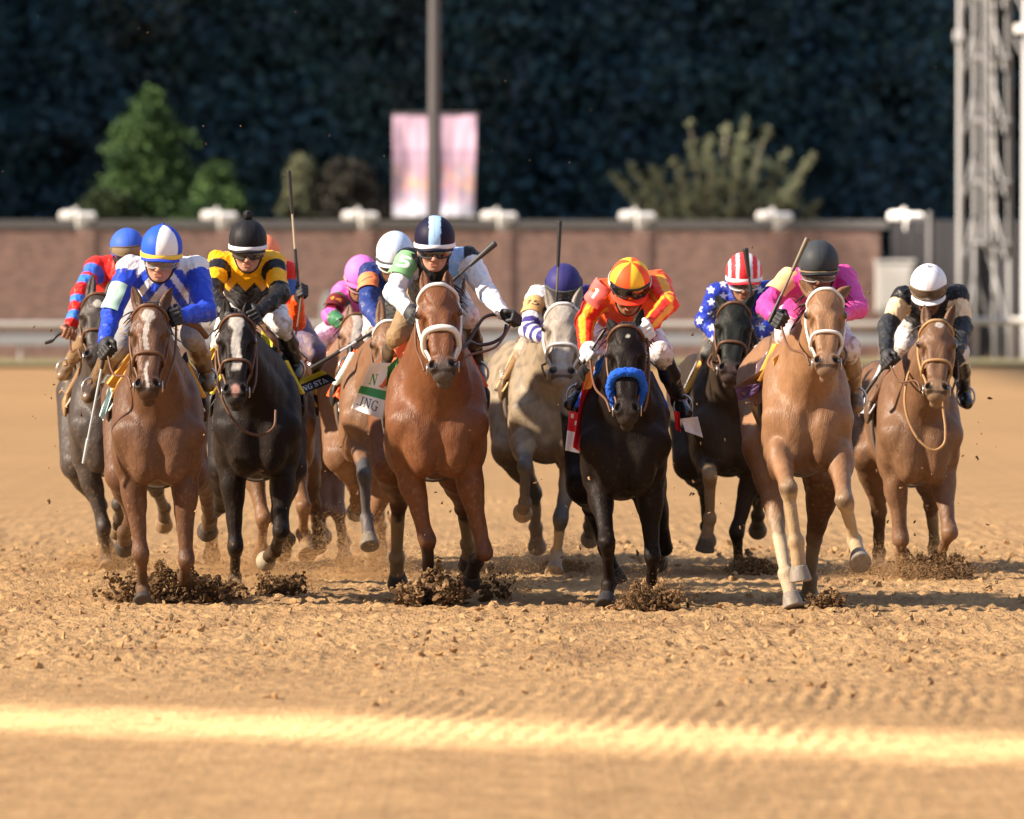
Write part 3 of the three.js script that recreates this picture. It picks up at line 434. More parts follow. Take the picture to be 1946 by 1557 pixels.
// joints of a limb from spots of the photograph: [px, py, sign]; the sign says which way the bone of known length leans in depth
function limb(first, list, D0, lens, s) {
  const out = [first]; let prev = first;
  list.forEach(([px, py, sg], i) => {
    let D = -prev.z, p = P(px, py, D);
    for (let it = 0; it < 3; it++) { const q = Math.hypot(p.x - prev.x, p.y - prev.y), l = lens[i] * s; D = -prev.z + sg * Math.sqrt(Math.max(0, l * l - q * q)); p = P(px, py, D); }
    out.push(p); prev = p;
  });
  return out;
}
const HORSES = {};
function horse(d) {
  const s = d.s ?? 1.06, w = (d.w ?? 1) * s, O = P(d.cx, 900, d.D); O.y = 0;
  const g = thing(d.name ?? 'horse', d.label, 'horse', O, d.group);
  const yaw = (d.yaw ?? 6) * 0.6 * Math.PI / 180, F = V(Math.sin(yaw), 0, Math.cos(yaw)), R = V(Math.cos(yaw), 0, -Math.sin(yaw)), U = V(0, 1, 0), B3 = [R, U, F];
  const bh = P(d.cx, d.bris, d.D).y, wh = bh + 0.77 * s;
  const L = (lat, h, back) => O.clone().addScaledVector(R, lat * w).addScaledVector(U, h).addScaledVector(F, -back * s);
  const pp = (a) => P(a[0], a[1], d.D + a[2]);
  // head frame
  const poll = P(d.poll[0], d.poll[1], d.D + (d.poll[2] ?? -0.22)), muzDz = d.muz[2] ?? -0.32;
  const hs = s * (d.hs ?? 1.10);
  const muz = P(d.muz[0], d.muz[1], -poll.z + muzDz);
  const Y = poll.clone().sub(muz).normalize(), hy = (d.hy ?? 0) * Math.PI / 180;
  const Z = V(Math.sin(hy), 0, Math.cos(hy)); Z.addScaledVector(Y, -Z.dot(Y)).normalize();
  const X = Y.clone().cross(Z);
  const hl = poll.distanceTo(muz) / 0.6, HM = new THREE.Matrix4().makeBasis(X.clone().multiplyScalar(hs), Y.clone().multiplyScalar(hl), Z.clone().multiplyScalar(hs)).setPosition(poll);
  const hp = (x, y, z) => V(x, y, z).applyMatrix4(HM);
  // limbs
  const legs = {};
  for (const k of ['FL', 'FR']) { const sd = k === 'FL' ? -1 : 1; legs[k] = limb(d[k].elbow ? pp(d[k].elbow) : L(0.15 * sd, bh + 0.10 * s, 0.34), d[k].j, d.D, LEN.fore, s); }
  for (const k of ['HL', 'HR']) { const sd = k === 'HL' ? -1 : 1; const st = d[k].stifle ? pp(d[k].stifle) : L(0.19 * sd, bh + 0.06 * s, 1.22); legs[k] = limb(st, d[k].j, d.D, LEN.hind, s); }
  // keep the feet on or above the ground
  for (const k in legs) { const h = legs[k][3]; if (h.y < 0.005) h.y = 0.005; }
  const pts = [poll, muz, ...Object.values(legs).flat(), L(0, 0, 2.0), L(0.42, wh, 0), L(-0.42, wh, 2), O];
  const lo = V(1e9, 1e9, 1e9), hi = V(-1e9, -1e9, -1e9); for (const p of pts) { lo.min(p); hi.max(p); }
  lo.subScalar(0.2); hi.addScalar(0.2); lo.y = Math.max(lo.y, -0.08);
  const f = new Field(lo.sub(O), hi.sub(O), d.h ?? 0.0135);
  const l = (p) => p.clone().sub(O), A = (lat, h, back) => l(L(lat, h, back));
  const hq = (x, y, z) => l(hp(x, y, z));
  // trunk
  f.el(A(0, bh + 0.38 * s, 0.42), 0.225 * w, 0.38 * s, 0.33 * s, 0.06, B3);
  f.el(A(0, bh + 0.385 * s, 0.90), 0.258 * w, 0.355 * s, 0.58 * s, 0.10, B3);
  f.el(A(0, bh + 0.47 * s, 1.32), 0.235 * w, 0.28 * s, 0.42 * s, 0.10, B3);
  f.el(A(0, bh + 0.50 * s, 1.64), 0.225 * w, 0.27 * s, 0.31 * s, 0.10, B3);
  f.rc(A(0, wh - 0.09 * s, 0.52), 0.075 * s, A(0, wh - 0.14 * s, 1.0), 0.07 * s, 0.09);
  // neck
  const pollIn = hq(0, -0.03, -0.10), throat = hq(0, -0.19, -0.17), mid = hq(0, -0.11, -0.12);
  f.rc(A(0, wh - 0.12 * s, 0.5), 0.115 * w, pollIn, 0.055 * hs, 0.06);
  f.rc(A(0, bh + 0.50 * s, 0.17), 0.165 * w, throat, 0.066 * hs, 0.08);
  f.rc(A(0, bh + 0.62 * s, 0.38), 0.195 * w, mid, 0.072 * hs, 0.08);
  for (const sd of [-1, 1]) f.rc(A(0.10 * sd, bh + 0.52 * s, 0.20), 0.07 * w, hq(0.045 * sd, -0.17, -0.15), 0.045 * hs, 0.05);  // neck muscle either side of the windpipe
  // breast and shoulders
  for (const sd of [-1, 1]) {
    f.el(A(0.088 * sd, bh + 0.25 * s, 0.145), 0.108 * w, 0.19 * s, 0.105 * s, 0.06, B3);
    f.el(A(0.075 * sd, bh + 0.12 * s, 0.20), 0.085 * w, 0.11 * s, 0.14 * s, 0.045, B3);
    f.rc(A(0.18 * sd, bh + 0.33 * s, 0.17), 0.09 * s, A(0.11 * sd, wh - 0.17 * s, 0.52), 0.10 * s, 0.07);
    f.el(A(0.19 * sd, bh + 0.36 * s, 0.36), 0.078 * w, 0.27 * s, 0.19 * s, 0.04, B3);
    f.el(A(0.19 * sd, bh + 0.20 * s, 0.40), 0.08 * w, 0.17 * s, 0.15 * s, 0.035, B3);
    f.el(A(0.13 * sd, bh + 0.50 * s, 1.58), 0.135 * w, 0.26 * s, 0.30 * s, 0.06, B3);
  }
  // legs
  const bones = [];
  for (const k of ['FL', 'FR']) {
    const [e, kn, fe, ho] = legs[k].map(l), sd = k === 'FL' ? -1 : 1, at = (a, b, t) => a.clone().lerp(b, t);
    f.rc(A(0.175 * sd, bh + 0.29 * s, 0.19), 0.085 * s, e, 0.080 * s, 0.055);
    f.rc(e, 0.080 * s, at(e, kn, 0.45), 0.058 * s, 0.03); f.rc(at(e, kn, 0.4), 0.060 * s, at(e, kn, 0.92), 0.040 * s, 0.02);
    f.el(at(e, kn, 0.22).add(V(0.012 * sd, 0, 0.01)), 0.070 * s, 0.12 * s, 0.075 * s, 0.035);
    const kd = fe.clone().sub(kn).normalize(), ku = kn.clone().sub(e).normalize();
    f.rc(kn.clone().addScaledVector(ku, -0.04 * s), 0.045 * s, kn.clone().addScaledVector(kd, 0.035 * s), 0.046 * s, 0.02);
    f.sp(kn.clone().add(V(0, 0, 0.012)), 0.052 * s, 0.02);
    f.rc(kn.clone().addScaledVector(kd, 0.05 * s), 0.036 * s, fe, 0.030 * s, 0.018);
    bones.push({ k, fore: true, p: [e, kn, fe, ho] });
  }
  for (const k of ['HL', 'HR']) {
    const [st, hk, fe, ho] = legs[k].map(l), sd = k === 'HL' ? -1 : 1, at = (a, b, t) => a.clone().lerp(b, t);
    f.rc(A(0.15 * sd, bh + 0.52 * s, 1.62), 0.17 * s, st, 0.115 * s, 0.06); f.rc(A(0.13 * sd, bh + 0.40 * s, 1.84), 0.13 * s, at(st, hk, 0.35), 0.085 * s, 0.06);
    f.rc(st, 0.105 * s, at(st, hk, 0.5), 0.075 * s, 0.04); f.rc(at(st, hk, 0.45), 0.076 * s, hk, 0.046 * s, 0.03);
    const hd = fe.clone().sub(hk).normalize();
    f.rc(hk.clone().add(V(0, 0.05 * s, -0.045 * s)), 0.03 * s, hk.clone().addScaledVector(hd, 0.03), 0.05 * s, 0.03);
    f.rc(hk.clone().addScaledVector(hd, 0.04), 0.042 * s, fe, 0.034 * s, 0.02);
    bones.push({ k, fore: false, p: [st, hk, fe, ho] });
  }
  const hoofGeos = [], coat = d.coat, hoofCol = {};
  for (const b of bones) {
    const [, kn, fe, ho] = b.p, ax = fe.clone().sub(ho), dist = ax.length(); ax.normalize();
    const cor = ho.clone().addScaledVector(ax, Math.min(0.095 * s, dist * 0.6));
    f.sp(fe, 0.045 * s, 0.02); f.sp(fe.clone().add(V(0, -0.01, -0.025 * s)), 0.03 * s, 0.02);
    f.rc(fe, 0.037 * s, cor, 0.042 * s, 0.02);
    const hg = HOOF_GEO.clone(); hg.scale(s, Math.min(s, dist * 0.6 / 0.095), s * 1.08);
    hg.applyQuaternion(new THREE.Quaternion().setFromUnitVectors(V(0, 1, 0), ax)); hg.translate(ho.x, ho.y, ho.z);
    const c = coat.hoof?.[b.k] ?? coat.hoof?.all ?? [0.10, 0.08, 0.065];
    paint(hg, (x, y, z) => { const t = 0.8 + 0.3 * nz(x * 60, y * 25, z * 60); return c.map((q) => q * t); });
    hoofGeos.push(hg);
  }
  f.ruffle((x, y, z) => 0.006 * nz(x * 8 + d.D, y * 5, z * 8) + 0.0045 * nz(x * 17, y * 9 + d.D, z * 17) + 0.0016 * nz(x * 40, y * 24, z * 40));
  const sock = (p, base) => { // lower legs: dark points, white socks, dust
    let best = 1e9, bt = 0, bk = null;
    for (const b of bones) for (let i = 0; i < 3; i++) { const a = b.p[i], e = b.p[i + 1], ab = e.clone().sub(a), t = clamp(p.clone().sub(a).dot(ab) / ab.lengthSq(), 0, 1), q = a.clone().addScaledVector(ab, t).distanceTo(p); if (q < best) { best = q; bt = i + t; bk = b; } }
    if (best > 0.13) return base;
    const j = bt + 0.12 * nz(p.x * 20, p.y * 20, p.z * 20); let c = base;
    if (coat.points) c = mixc(c, coat.points, sst(coat.ptop ?? 0.55, (coat.ptop ?? 0.55) + 0.5, j));
    const so = coat.sock?.[bk.k]; if (so) c = mixc(c, so[1], sst(so[0] - 0.05, so[0] + 0.08, j));
    const du = (coat.dust ?? 0.3) * sst(0.9, 2.6, j) * (0.6 + 0.6 * nz(p.x * 14, p.y * 9, p.z * 14 + 5));
    return mixc(c, [0.36, 0.22, 0.11], clamp(du, 0, 0.8));
  };
  const p0 = V(0, 0, 0);
  const bodyGeo = f.mesh((x, y, z, nx, ny) => {
    const m = 1 + 0.16 * nz(x * 5 + d.cx, y * 5, z * 5) + 0.10 * nz(x * 18, y * 18 + d.cx, z * 18) + 0.06 * nz(x * 60, y * 20, z * 60);
    let c = coat.base.map((q) => q * m);
    if (coat.dapple) { const q = nz(x * 13, y * 13 + 9, z * 13); c = mixc(c, coat.dapple, sst(0.0, 0.35, q) * 0.6 * sst(0.4, 0.9, y)); }
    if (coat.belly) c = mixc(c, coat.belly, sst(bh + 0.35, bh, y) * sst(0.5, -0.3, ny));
    const spl = (coat.dark ? 0.08 : 0.35) * sst(0.28, 0.55, nz(x * 48, y * 48 + d.D, z * 48)) * sst(bh + 0.55, bh, y); c = mixc(c, [0.34, 0.22, 0.12], spl); p0.set(x, y, z); return sock(p0, c);
  });
  // head, ears
  const toLocal = new THREE.Matrix4().makeTranslation(-O.x, -O.y, -O.z).multiply(HM);
  const hg = HEAD_GEO.clone(), hc = coat.head ?? coat.base, muzc = coat.muzzle ?? hc.map((q) => q * 0.5);
  paint(hg, (x, y, z) => {
    const dd = -y; let c = hc.map((q) => q * (1 + 0.15 * nz(x * 14, y * 10 + d.cx, z * 14) + 0.08 * nz(x * 50, y * 40, z * 50)));
    c = mixc(c, muzc, sst(0.47, 0.56, dd + 0.03 * nz(x * 20, y * 20, 3)));
    if (coat.blaze) { const q = coat.blaze(x + 0.005 * nz(x * 50, y * 45, 1) + 0.004 * nz(x * 110, y * 90, 3), dd + 0.008 * nz(x * 40, y * 30, 5), z); if (q > 0 && z > -0.075) c = mixc(c, coat.blazeColor ?? [0.60, 0.56, 0.50], q * (0.85 + 0.25 * nz(x * 60, y * 40, 2))); }
    if (coat.snip && dd > 0.5) c = mixc(c, [0.55, 0.30, 0.24], sst(0.03, 0.015, Math.hypot(x, (dd - 0.56) * 0.6)));
    const ex = Math.hypot(Math.abs(x) - 0.092, y + 0.190, z + 0.032); c = mixc(c, [0.012, 0.009, 0.008], sst(0.034, 0.022, ex) * 0.9);
    const ns = Math.hypot(Math.abs(x) - 0.048, (y + 0.552) * 0.8, z - 0.0); c = mixc(c, [0.010, 0.007, 0.006], sst(0.026, 0.016, ns));
    if (Math.abs(y + 0.588) < 0.009 && z > -0.13) c = mixc(c, [0.02, 0.012, 0.01], 0.7);
    return c;
  });
  hg.applyMatrix4(toLocal);
  const earGeos = [0, 1].map((i) => {
    const sd = i ? 1 : -1, base = hp(0.058 * sd, -0.015, -0.085), e = d.ears[i], tip = P(e[0], e[1], -base.z + (e[2] ?? 0.02));
    const y = tip.clone().sub(base), len = clamp(y.length(), 0.12, 0.21); y.normalize();
    const z = V(e[3] ?? sd * 0.35, 0.1, e[4] ?? 1); z.addScaledVector(y, -z.dot(y)).normalize(); const x = y.clone().cross(z);
    const eg = EAR_GEO.clone(), c = coat.ear ?? hc;
    paint(eg, (q, r, t) => mixc(c.map((v) => v * 0.95), coat.earIn ?? c.map((v) => v * 0.35), clamp(sst(0.025, -0.004, Math.abs(q) + (t < 0 ? 1 : 0)) * 0.8 + sst(0.14, 0.175, r) * 0.5, 0, 1)));
    eg.applyMatrix4(new THREE.Matrix4().makeBasis(x.multiplyScalar(1.05), y.multiplyScalar(len / 0.175), z.multiplyScalar(1.05)).setPosition(l(base))); return eg;
  });
  mesh('body', boxUV([bodyGeo, hg, ...earGeos, ...hoofGeos]), coat.dark ? M_COAT_DARK : M_COAT, g);
  for (const sd of [-1, 1]) { const e = new THREE.SphereGeometry(0.0225 * hs, 16, 12); const p = hq(0.0925 * sd, -0.190, -0.032); e.translate(p.x, p.y, p.z); mesh('eye', e, M_EYE, g); }
  // mane and forelock, tail
  const mane = [], hairMat = d.mane?.mat ?? M_HAIR_BLACK, crest = [A(0, wh - 0.03 * s, 0.45), hq(0, -0.02, -0.17), hq(0, 0.02, -0.07)];
  const cc = new THREE.CatmullRomCurve3(crest), nm = d.mane?.n ?? 46;
  for (let i = 0; i < nm; i++) { const t = i / (nm - 1), p = cc.getPoint(t), sd = rnd() < 0.6 ? 1 : -1, len = 0.09 + 0.09 * rnd(), a = p.clone().add(V((rnd() - 0.5) * 0.03, 0, 0)), b = a.clone().add(V(sd * len * 0.6, 0.02 + 0.05 * rnd(), -len * 0.3)), c = a.clone().add(V(sd * len * 1.0, -0.03 - 0.05 * rnd(), -len * 0.8)); mane.push(hairLock(a, b, c, 0.012)); }
  const nf = d.mane?.fore ?? 9;
  for (let i = 0; i < nf; i++) { const x = (rnd() - 0.5) * 0.07, a = hq(x * 0.7, 0.01, -0.05), b = hq(x * 1.2 + 0.02, 0.012, 0.03), c = hq(x * 1.6 + 0.02 * (rnd() - 0.5), -0.06 - 0.05 * rnd(), 0.03); mane.push(hairLock(a, b, c, 0.010)); }
  mesh('mane', join(mane), hairMat, g);
  const tail = [], t0 = A(0, bh + 0.66 * s, 1.93);
  for (let i = 0; i < 40; i++) { const a = t0.clone().add(V((rnd() - 0.5) * 0.05, (rnd() - 0.5) * 0.05, 0)), q = V((rnd() - 0.5) * 0.22, 0, 0), b = a.clone().add(q.clone().multiplyScalar(0.5)).add(V(0, 0.02, -0.28)), c = a.clone().add(q).add(V(0, -0.30 - 0.25 * rnd(), -0.42 - 0.2 * rnd())); tail.push(hairLock(a, b, c, 0.018)); }
  mesh('tail', join(tail), d.tailMat ?? hairMat, g);
  const H = HORSES[d.id] = { g, O, L, l, A, hq, hp, bh, wh, s, w, D: d.D, F, R, legs, poll, d };
  bridle(H, d.tack ?? {});
  if (d.extra) d.extra(H);
  return H;
}
function hairLock(a, b, c, r) {
  const cu = new THREE.QuadraticBezierCurve3(a, b, c), g = new THREE.TubeGeometry(cu, 6, r, 5, false), p = g.attributes.position, k = 6; // taper towards the end
  for (let i = 0; i <= 6; i++) { const m = cu.getPoint(i / 6), f = i < 1 ? 0.8 : 1 - 0.85 * (i / 6) ** 1.3; for (let j = 0; j < k; j++) { const q = i * k + j; p.setXYZ(q, m.x + (p.getX(q) - m.x) * f, m.y + (p.getY(q) - m.y) * f, m.z + (p.getZ(q) - m.z) * f * 1.3); } }
  g.computeVertexNormals(); return g;
}
// straps that lie on the head: list of [depth, angle]
const strapPts = (H, list, out = 0.004) => list.map(([dd, a]) => { const p = headSkin(dd, a, out); return H.hq(p.x, p.y, p.z); });
const ringPts = (H, dd, tilt = 0, out = 0.004, n = 22) => Array.from({ length: n }, (_, i) => { const a = i / n * 2 * Math.PI, p = headSkin(dd + tilt * (1 - Math.cos(a)) / 2, a, out); return H.hq(p.x, p.y, p.z); });
function bridle(H, t) {
  const m = MAT[t.mat ?? 'brown'], r = t.r ?? 0.0085, one = [];
  const side = (sd) => [[0.015, 2.2 * sd], [0.09, 1.75 * sd], [0.22, 1.62 * sd], [0.36, 1.55 * sd], [0.47, 1.5 * sd], [0.525, 1.45 * sd]];
  for (const sd of [-1, 1]) one.push(tube(strapPts(H, side(sd)), r, { n: 28 }));
  one.push(tube([H.hq(-0.07, 0.03, -0.12), H.hq(0, 0.045, -0.12), H.hq(0.07, 0.03, -0.12), ...strapPts(H, [[0.015, 2.2]])], r));
  one.push(tube(strapPts(H, [[0.10, 2.9], [0.2, 2.6], [0.29, 2.85], [0.29, 3.14], [0.29, -2.85], [0.2, -2.6], [0.10, -2.9]]), r * 0.8, { n: 40 }));
  mesh('bridle', join(one), m, H.g);
  mesh('browband', tube(strapPts(H, [-1.75, -1.4, -1.0, -0.6, -0.25, 0, 0.25, 0.6, 1.0, 1.4, 1.75].map((a) => [(t.brow ?? 0.07) - 0.02 * Math.cos(a), a])), t.browR ?? 0.011, { n: 40 }), MAT[t.browMat ?? t.mat ?? 'brown'], H.g);
  if (t.nose !== false) mesh('noseband', tube(ringPts(H, t.noseD ?? 0.36, t.noseTilt ?? 0.05, 0.008, 11), t.noseR ?? 0.011, { closed: true, n: 60 }), MAT[t.noseMat ?? t.mat ?? 'brown'], H.g);
  for (const sd of [-1, 1]) { const p = H.hq(0.075 * sd, -0.53, -0.07), ring = new THREE.TorusGeometry(0.032, 0.005, 8, 20); ring.rotateY(Math.PI / 2); ring.translate(p.x, p.y, p.z); mesh('bit_ring', ring, M_STEEL, H.g); }
}
// ---------------------------------------------------------------- jockeys
// face, once: origin at the middle of the helmet's dome, z out of the face
const FACE = new Field(V(-0.13, -0.235, -0.15), V(0.13, 0.15, 0.17), 0.0042);
{
  const H = FACE;
  H.el(V(0, 0, -0.005), 0.096, 0.118, 0.118, 0.03);
  H.el(V(0, -0.085, 0.03), 0.078, 0.095, 0.078, 0.03);
  H.el(V(0, -0.145, 0.042), 0.056, 0.05, 0.055, 0.03);
  H.el(V(0, -0.178, 0.073), 0.026, 0.022, 0.024, 0.02);
  for (const s of [-1, 1]) {
    H.el(V(0.043 * s, -0.112, 0.078), 0.026, 0.02, 0.022, 0.02);          // cheekbones
    H.rc(V(0.012 * s, -0.055, 0.108), 0.013, V(0.055 * s, -0.052, 0.088), 0.011, 0.014);   // brows
    H.el(V(0.036 * s, -0.080, 0.108), 0.022, 0.014, 0.014, 0.012, null, 1); // sockets
    H.el(V(0.097 * s, -0.085, -0.01), 0.010, 0.032, 0.02, 0.008);            // ears
    H.el(V(0.014 * s, -0.122, 0.118), 0.011, 0.010, 0.011, 0.008);
    H.rc(V(0.06 * s, -0.15, 0.02), 0.02, V(0.025 * s, -0.175, 0.06), 0.018, 0.02);
  }
  H.rc(V(0, -0.068, 0.112), 0.012, V(0, -0.117, 0.133), 0.0155, 0.012);
  H.rc(V(-0.022, -0.148, 0.098), 0.007, V(0.022, -0.148, 0.098), 0.007, 0.01); H.rc(V(-0.018, -0.160, 0.096), 0.008, V(0.018, -0.160, 0.096), 0.008, 0.01);
  H.rc(V(-0.024, -0.154, 0.106), 0.003, V(0.024, -0.154, 0.106), 0.003, 0.006, null, 1);
}
const FACE_GEO = FACE.mesh();
const FIST = new Field(V(-0.075, -0.085, -0.045), V(0.085, 0.09, 0.085), 0.0042);
{
  FIST.el(V(0, 0.0, 0), 0.044, 0.05, 0.022, 0.02); FIST.rc(V(0, -0.075, 0), 0.03, V(0, -0.02, 0), 0.032, 0.02, [V(0, 0, 1), 1.25]);
  [0.034, 0.0115, -0.011, -0.033].forEach((x, i) => { const k = [0.95, 1.05, 1, 0.85][i], q = [[x * 1.02, 0.042, -0.006], [x * 1.08, 0.042 + 0.024 * k, 0.020], [x, 0.040, 0.020 + 0.033 * k], [x * 0.92, 0.012, 0.036]].map((p) => V(...p)); FIST.rc(q[0], 0.0118, q[1], 0.0112, 0.006); FIST.rc(q[1], 0.0112, q[2], 0.0104, 0.004); FIST.rc(q[2], 0.0104, q[3], 0.0096, 0.004); });
  FIST.rc(V(0.036, -0.02, 0.012), 0.018, V(0.056, 0.012, 0.03), 0.0135, 0.012); FIST.rc(V(0.056, 0.012, 0.03), 0.0128, V(0.034, 0.035, 0.056), 0.0115, 0.006);
}
const FIST_GEO = FIST.mesh();
const SKIN = { fair: [0.50, 0.27, 0.19], tan: [0.33, 0.16, 0.095], brown: [0.17, 0.08, 0.048] };
const M_SKIN = vcol({ roughness: 0.5, specularIntensity: 0.4 });
const creaseMap = canvasNoise(512, (u, v) => { const a = 1 - Math.abs(tileNoise(u, v, 9, 21)) * 2.4, b = 1 - Math.abs(tileNoise(u, v, 19, 23)) * 2.4, n = 0.45 + 0.35 * Math.max(0, a) ** 3 + 0.22 * Math.max(0, b) ** 3 + 0.06 * tileNoise(u, v, 80, 5); return [n, n, n]; }); creaseMap.repeat.set(1 / 0.42, 1 / 0.42);
const M_SILK = vcol({ bumpMap: creaseMap, bumpScale: 0.0055, roughness: 0.42, sheen: 0.4, sheenRoughness: 0.4, specularIntensity: 0.5 }); M_SILK.sheenColor.setRGB(0.6, 0.6, 0.6);
const M_NYLON = vcol({ bumpMap: creaseMap, bumpScale: 0.006, roughness: 0.5, specularIntensity: 0.5 });
const M_BOOT = vcol({ roughness: 0.28, clearcoat: 0.3, clearcoatRoughness: 0.3 });
const M_HELMET = vcol({ roughness: 0.55, specularIntensity: 0.35, sheen: 0.3 });
const M_GLOVE = std([0.022, 0.022, 0.024], { roughness: 0.6 }), M_GLOVE_WHITE = std([0.72, 0.72, 0.72], { roughness: 0.7 });
const M_LENS_DARK = std([0.012, 0.011, 0.011], { roughness: 0.06, clearcoat: 1 });
const M_LENS_CLEAR = std([0.80, 0.80, 0.80], { roughness: 0.02, transmission: 0.92, thickness: 0, ior: 1.5 });
const M_LENS_SMOKE = std([0.30, 0.28, 0.26], { roughness: 0.03, transmission: 0.8, thickness: 0, ior: 1.5 });
const M_WHIP = std([0.02, 0.018, 0.016], { roughness: 0.45 });

function helmetGeo(pat) {
  const pos = [], idx = [], nA = 96, nE = 26;
  for (let j = 0; j <= nE; j++) { const e = j / nE * 1.93, r = Math.sin(e), y = Math.cos(e); // past the equator a little
    for (let i = 0; i < nA; i++) { const a = i / nA * 2 * Math.PI; pos.push(0.124 * r * Math.sin(a), (y > 0 ? 0.135 * y : 0.125 * y), 0.150 * r * Math.cos(a) - 0.006); } }
  for (let j = 0; j < nE; j++) for (let i = 0; i < nA; i++) { const a = j * nA + i, b = j * nA + (i + 1) % nA; idx.push(a, a + nA, b, b, a + nA, b + nA); }
  const g = geom(new Float32Array(pos), null, null, idx);
  return paint(g, (x, y, z) => { const a = Math.atan2(x, z), q = Math.abs(((a / (Math.PI / 3) + 6.5) % 1) - 0.5) * Math.hypot(x, z) * Math.PI / 3; return pat(a, y, x, z).map((c) => c * (q < 0.0025 && y > 0.02 ? 0.72 : 1) * (1 + 0.05 * nz(x * 30, y * 30, z * 30))); });
}
function arcBand(a0, a1, y0, y1, rx, rz, t, n = 40, cz = -0.006, lean = 0) { // a band of thickness t around the head
  const pos = [], idx = [];
  for (let i = 0; i <= n; i++) { const a = lerp(a0, a1, i / n), c = Math.cos(a), s = Math.sin(a); for (const [r, y] of [[0, y0], [t, y0 + 0.003], [t, y1 - 0.003], [0, y1]]) pos.push((rx + r) * s, y + lean * c, (rz + r) * c + cz); }
  for (let i = 0; i < n; i++) for (let k = 0; k < 4; k++) { const p = i * 4 + k, q = i * 4 + (k + 1) % 4; idx.push(p, p + 4, q, q, p + 4, q + 4); }
  return geom(new Float32Array(pos), null, null, idx).toNonIndexed();
}
const BRIM_GEO = (() => {
  const pos = [], idx = [], n = 30, m = 6; let W = m + 1;
  for (const s of [0, 1]) for (let i = 0; i <= n; i++) { const a = lerp(-1.25, 1.25, i / n); for (let j = 0; j <= m; j++) { const f = j / m, o = 0.042 * Math.pow(Math.cos(a * 1.22), 0.7) * f; pos.push((0.119 + o * 0.55) * Math.sin(a), -0.046 - 0.012 * f - 0.010 * Math.abs(Math.sin(a)) - s * 0.006, (0.143 + o) * Math.cos(a) - 0.006); } }
  const N = (n + 1) * W;
  for (let i = 0; i < n; i++) for (let j = 0; j < m; j++) { const p = i * W + j; idx.push(p, p + 1, p + W, p + 1, p + W + 1, p + W, N + p, N + p + W, N + p + 1, N + p + 1, N + p + W, N + p + W + 1); }
  for (let i = 0; i < n; i++) { const p = i * W + m; idx.push(p, N + p, p + W, p + W, N + p, N + p + W); }
  const g = geom(new Float32Array(pos), null, null, idx); return g;
})();
function lensGeo(y0 = -0.083, half = 0.030, ax = 0.104, az = 0.142) {
  const pos = [], idx = [], n = 36, m = 8, W = m + 1;
  for (const s of [0, 1]) for (let i = 0; i <= n; i++) { const a = lerp(-1.22, 1.22, i / n); const h = half * Math.pow(Math.max(0.0, Math.cos(a * 1.12)), 0.35); for (let j = 0; j <= m; j++) { const v = lerp(-1, 1, j / m), notch = v < 0 ? 1 - 0.55 * Math.exp(-((a / 0.17) ** 2)) : 1; const b = s * 0.004 - 0.006 * v * v; pos.push((ax + b) * Math.sin(a), y0 + v * h * notch, (az + b) * Math.cos(a) - 0.006); } }
  const N = (n + 1) * W;
  for (let i = 0; i < n; i++) for (let j = 0; j < m; j++) { const p = i * W + j; idx.push(p, p + 1, p + W, p + 1, p + W + 1, p + W, N + p, N + p + W, N + p + 1, N + p + 1, N + p + W, N + p + W + 1); }
  for (let i = 0; i < n; i++) for (const j of [0, m]) { const p = i * W + j; idx.push(p, N + p, p + W, p + W, N + p, N + p + W); }
  const g = geom(new Float32Array(pos), null, null, idx);
  const edge = []; for (let i = 0; i <= n; i++) { const p = (N + i * W + m) * 3; edge.push(V(pos[p], pos[p + 1], pos[p + 2])); } for (let i = n; i >= 0; i--) { const p = (N + i * W) * 3; edge.push(V(pos[p], pos[p + 1], pos[p + 2])); }
  return [g, edge];
}
const [LENS_GEO, LENS_EDGE] = lensGeo();
const [LENSUP_GEO, LENSUP_EDGE] = lensGeo(0.0, 0.034, 0.126, 0.156);
const FRAME_GEO = new THREE.TubeGeometry(new THREE.CatmullRomCurve3(LENS_EDGE, true), 140, 0.0052, 6, true), FRAMEUP_GEO = new THREE.TubeGeometry(new THREE.CatmullRomCurve3(LENSUP_EDGE, true), 140, 0.0055, 6, true);
const RIDERS = {};
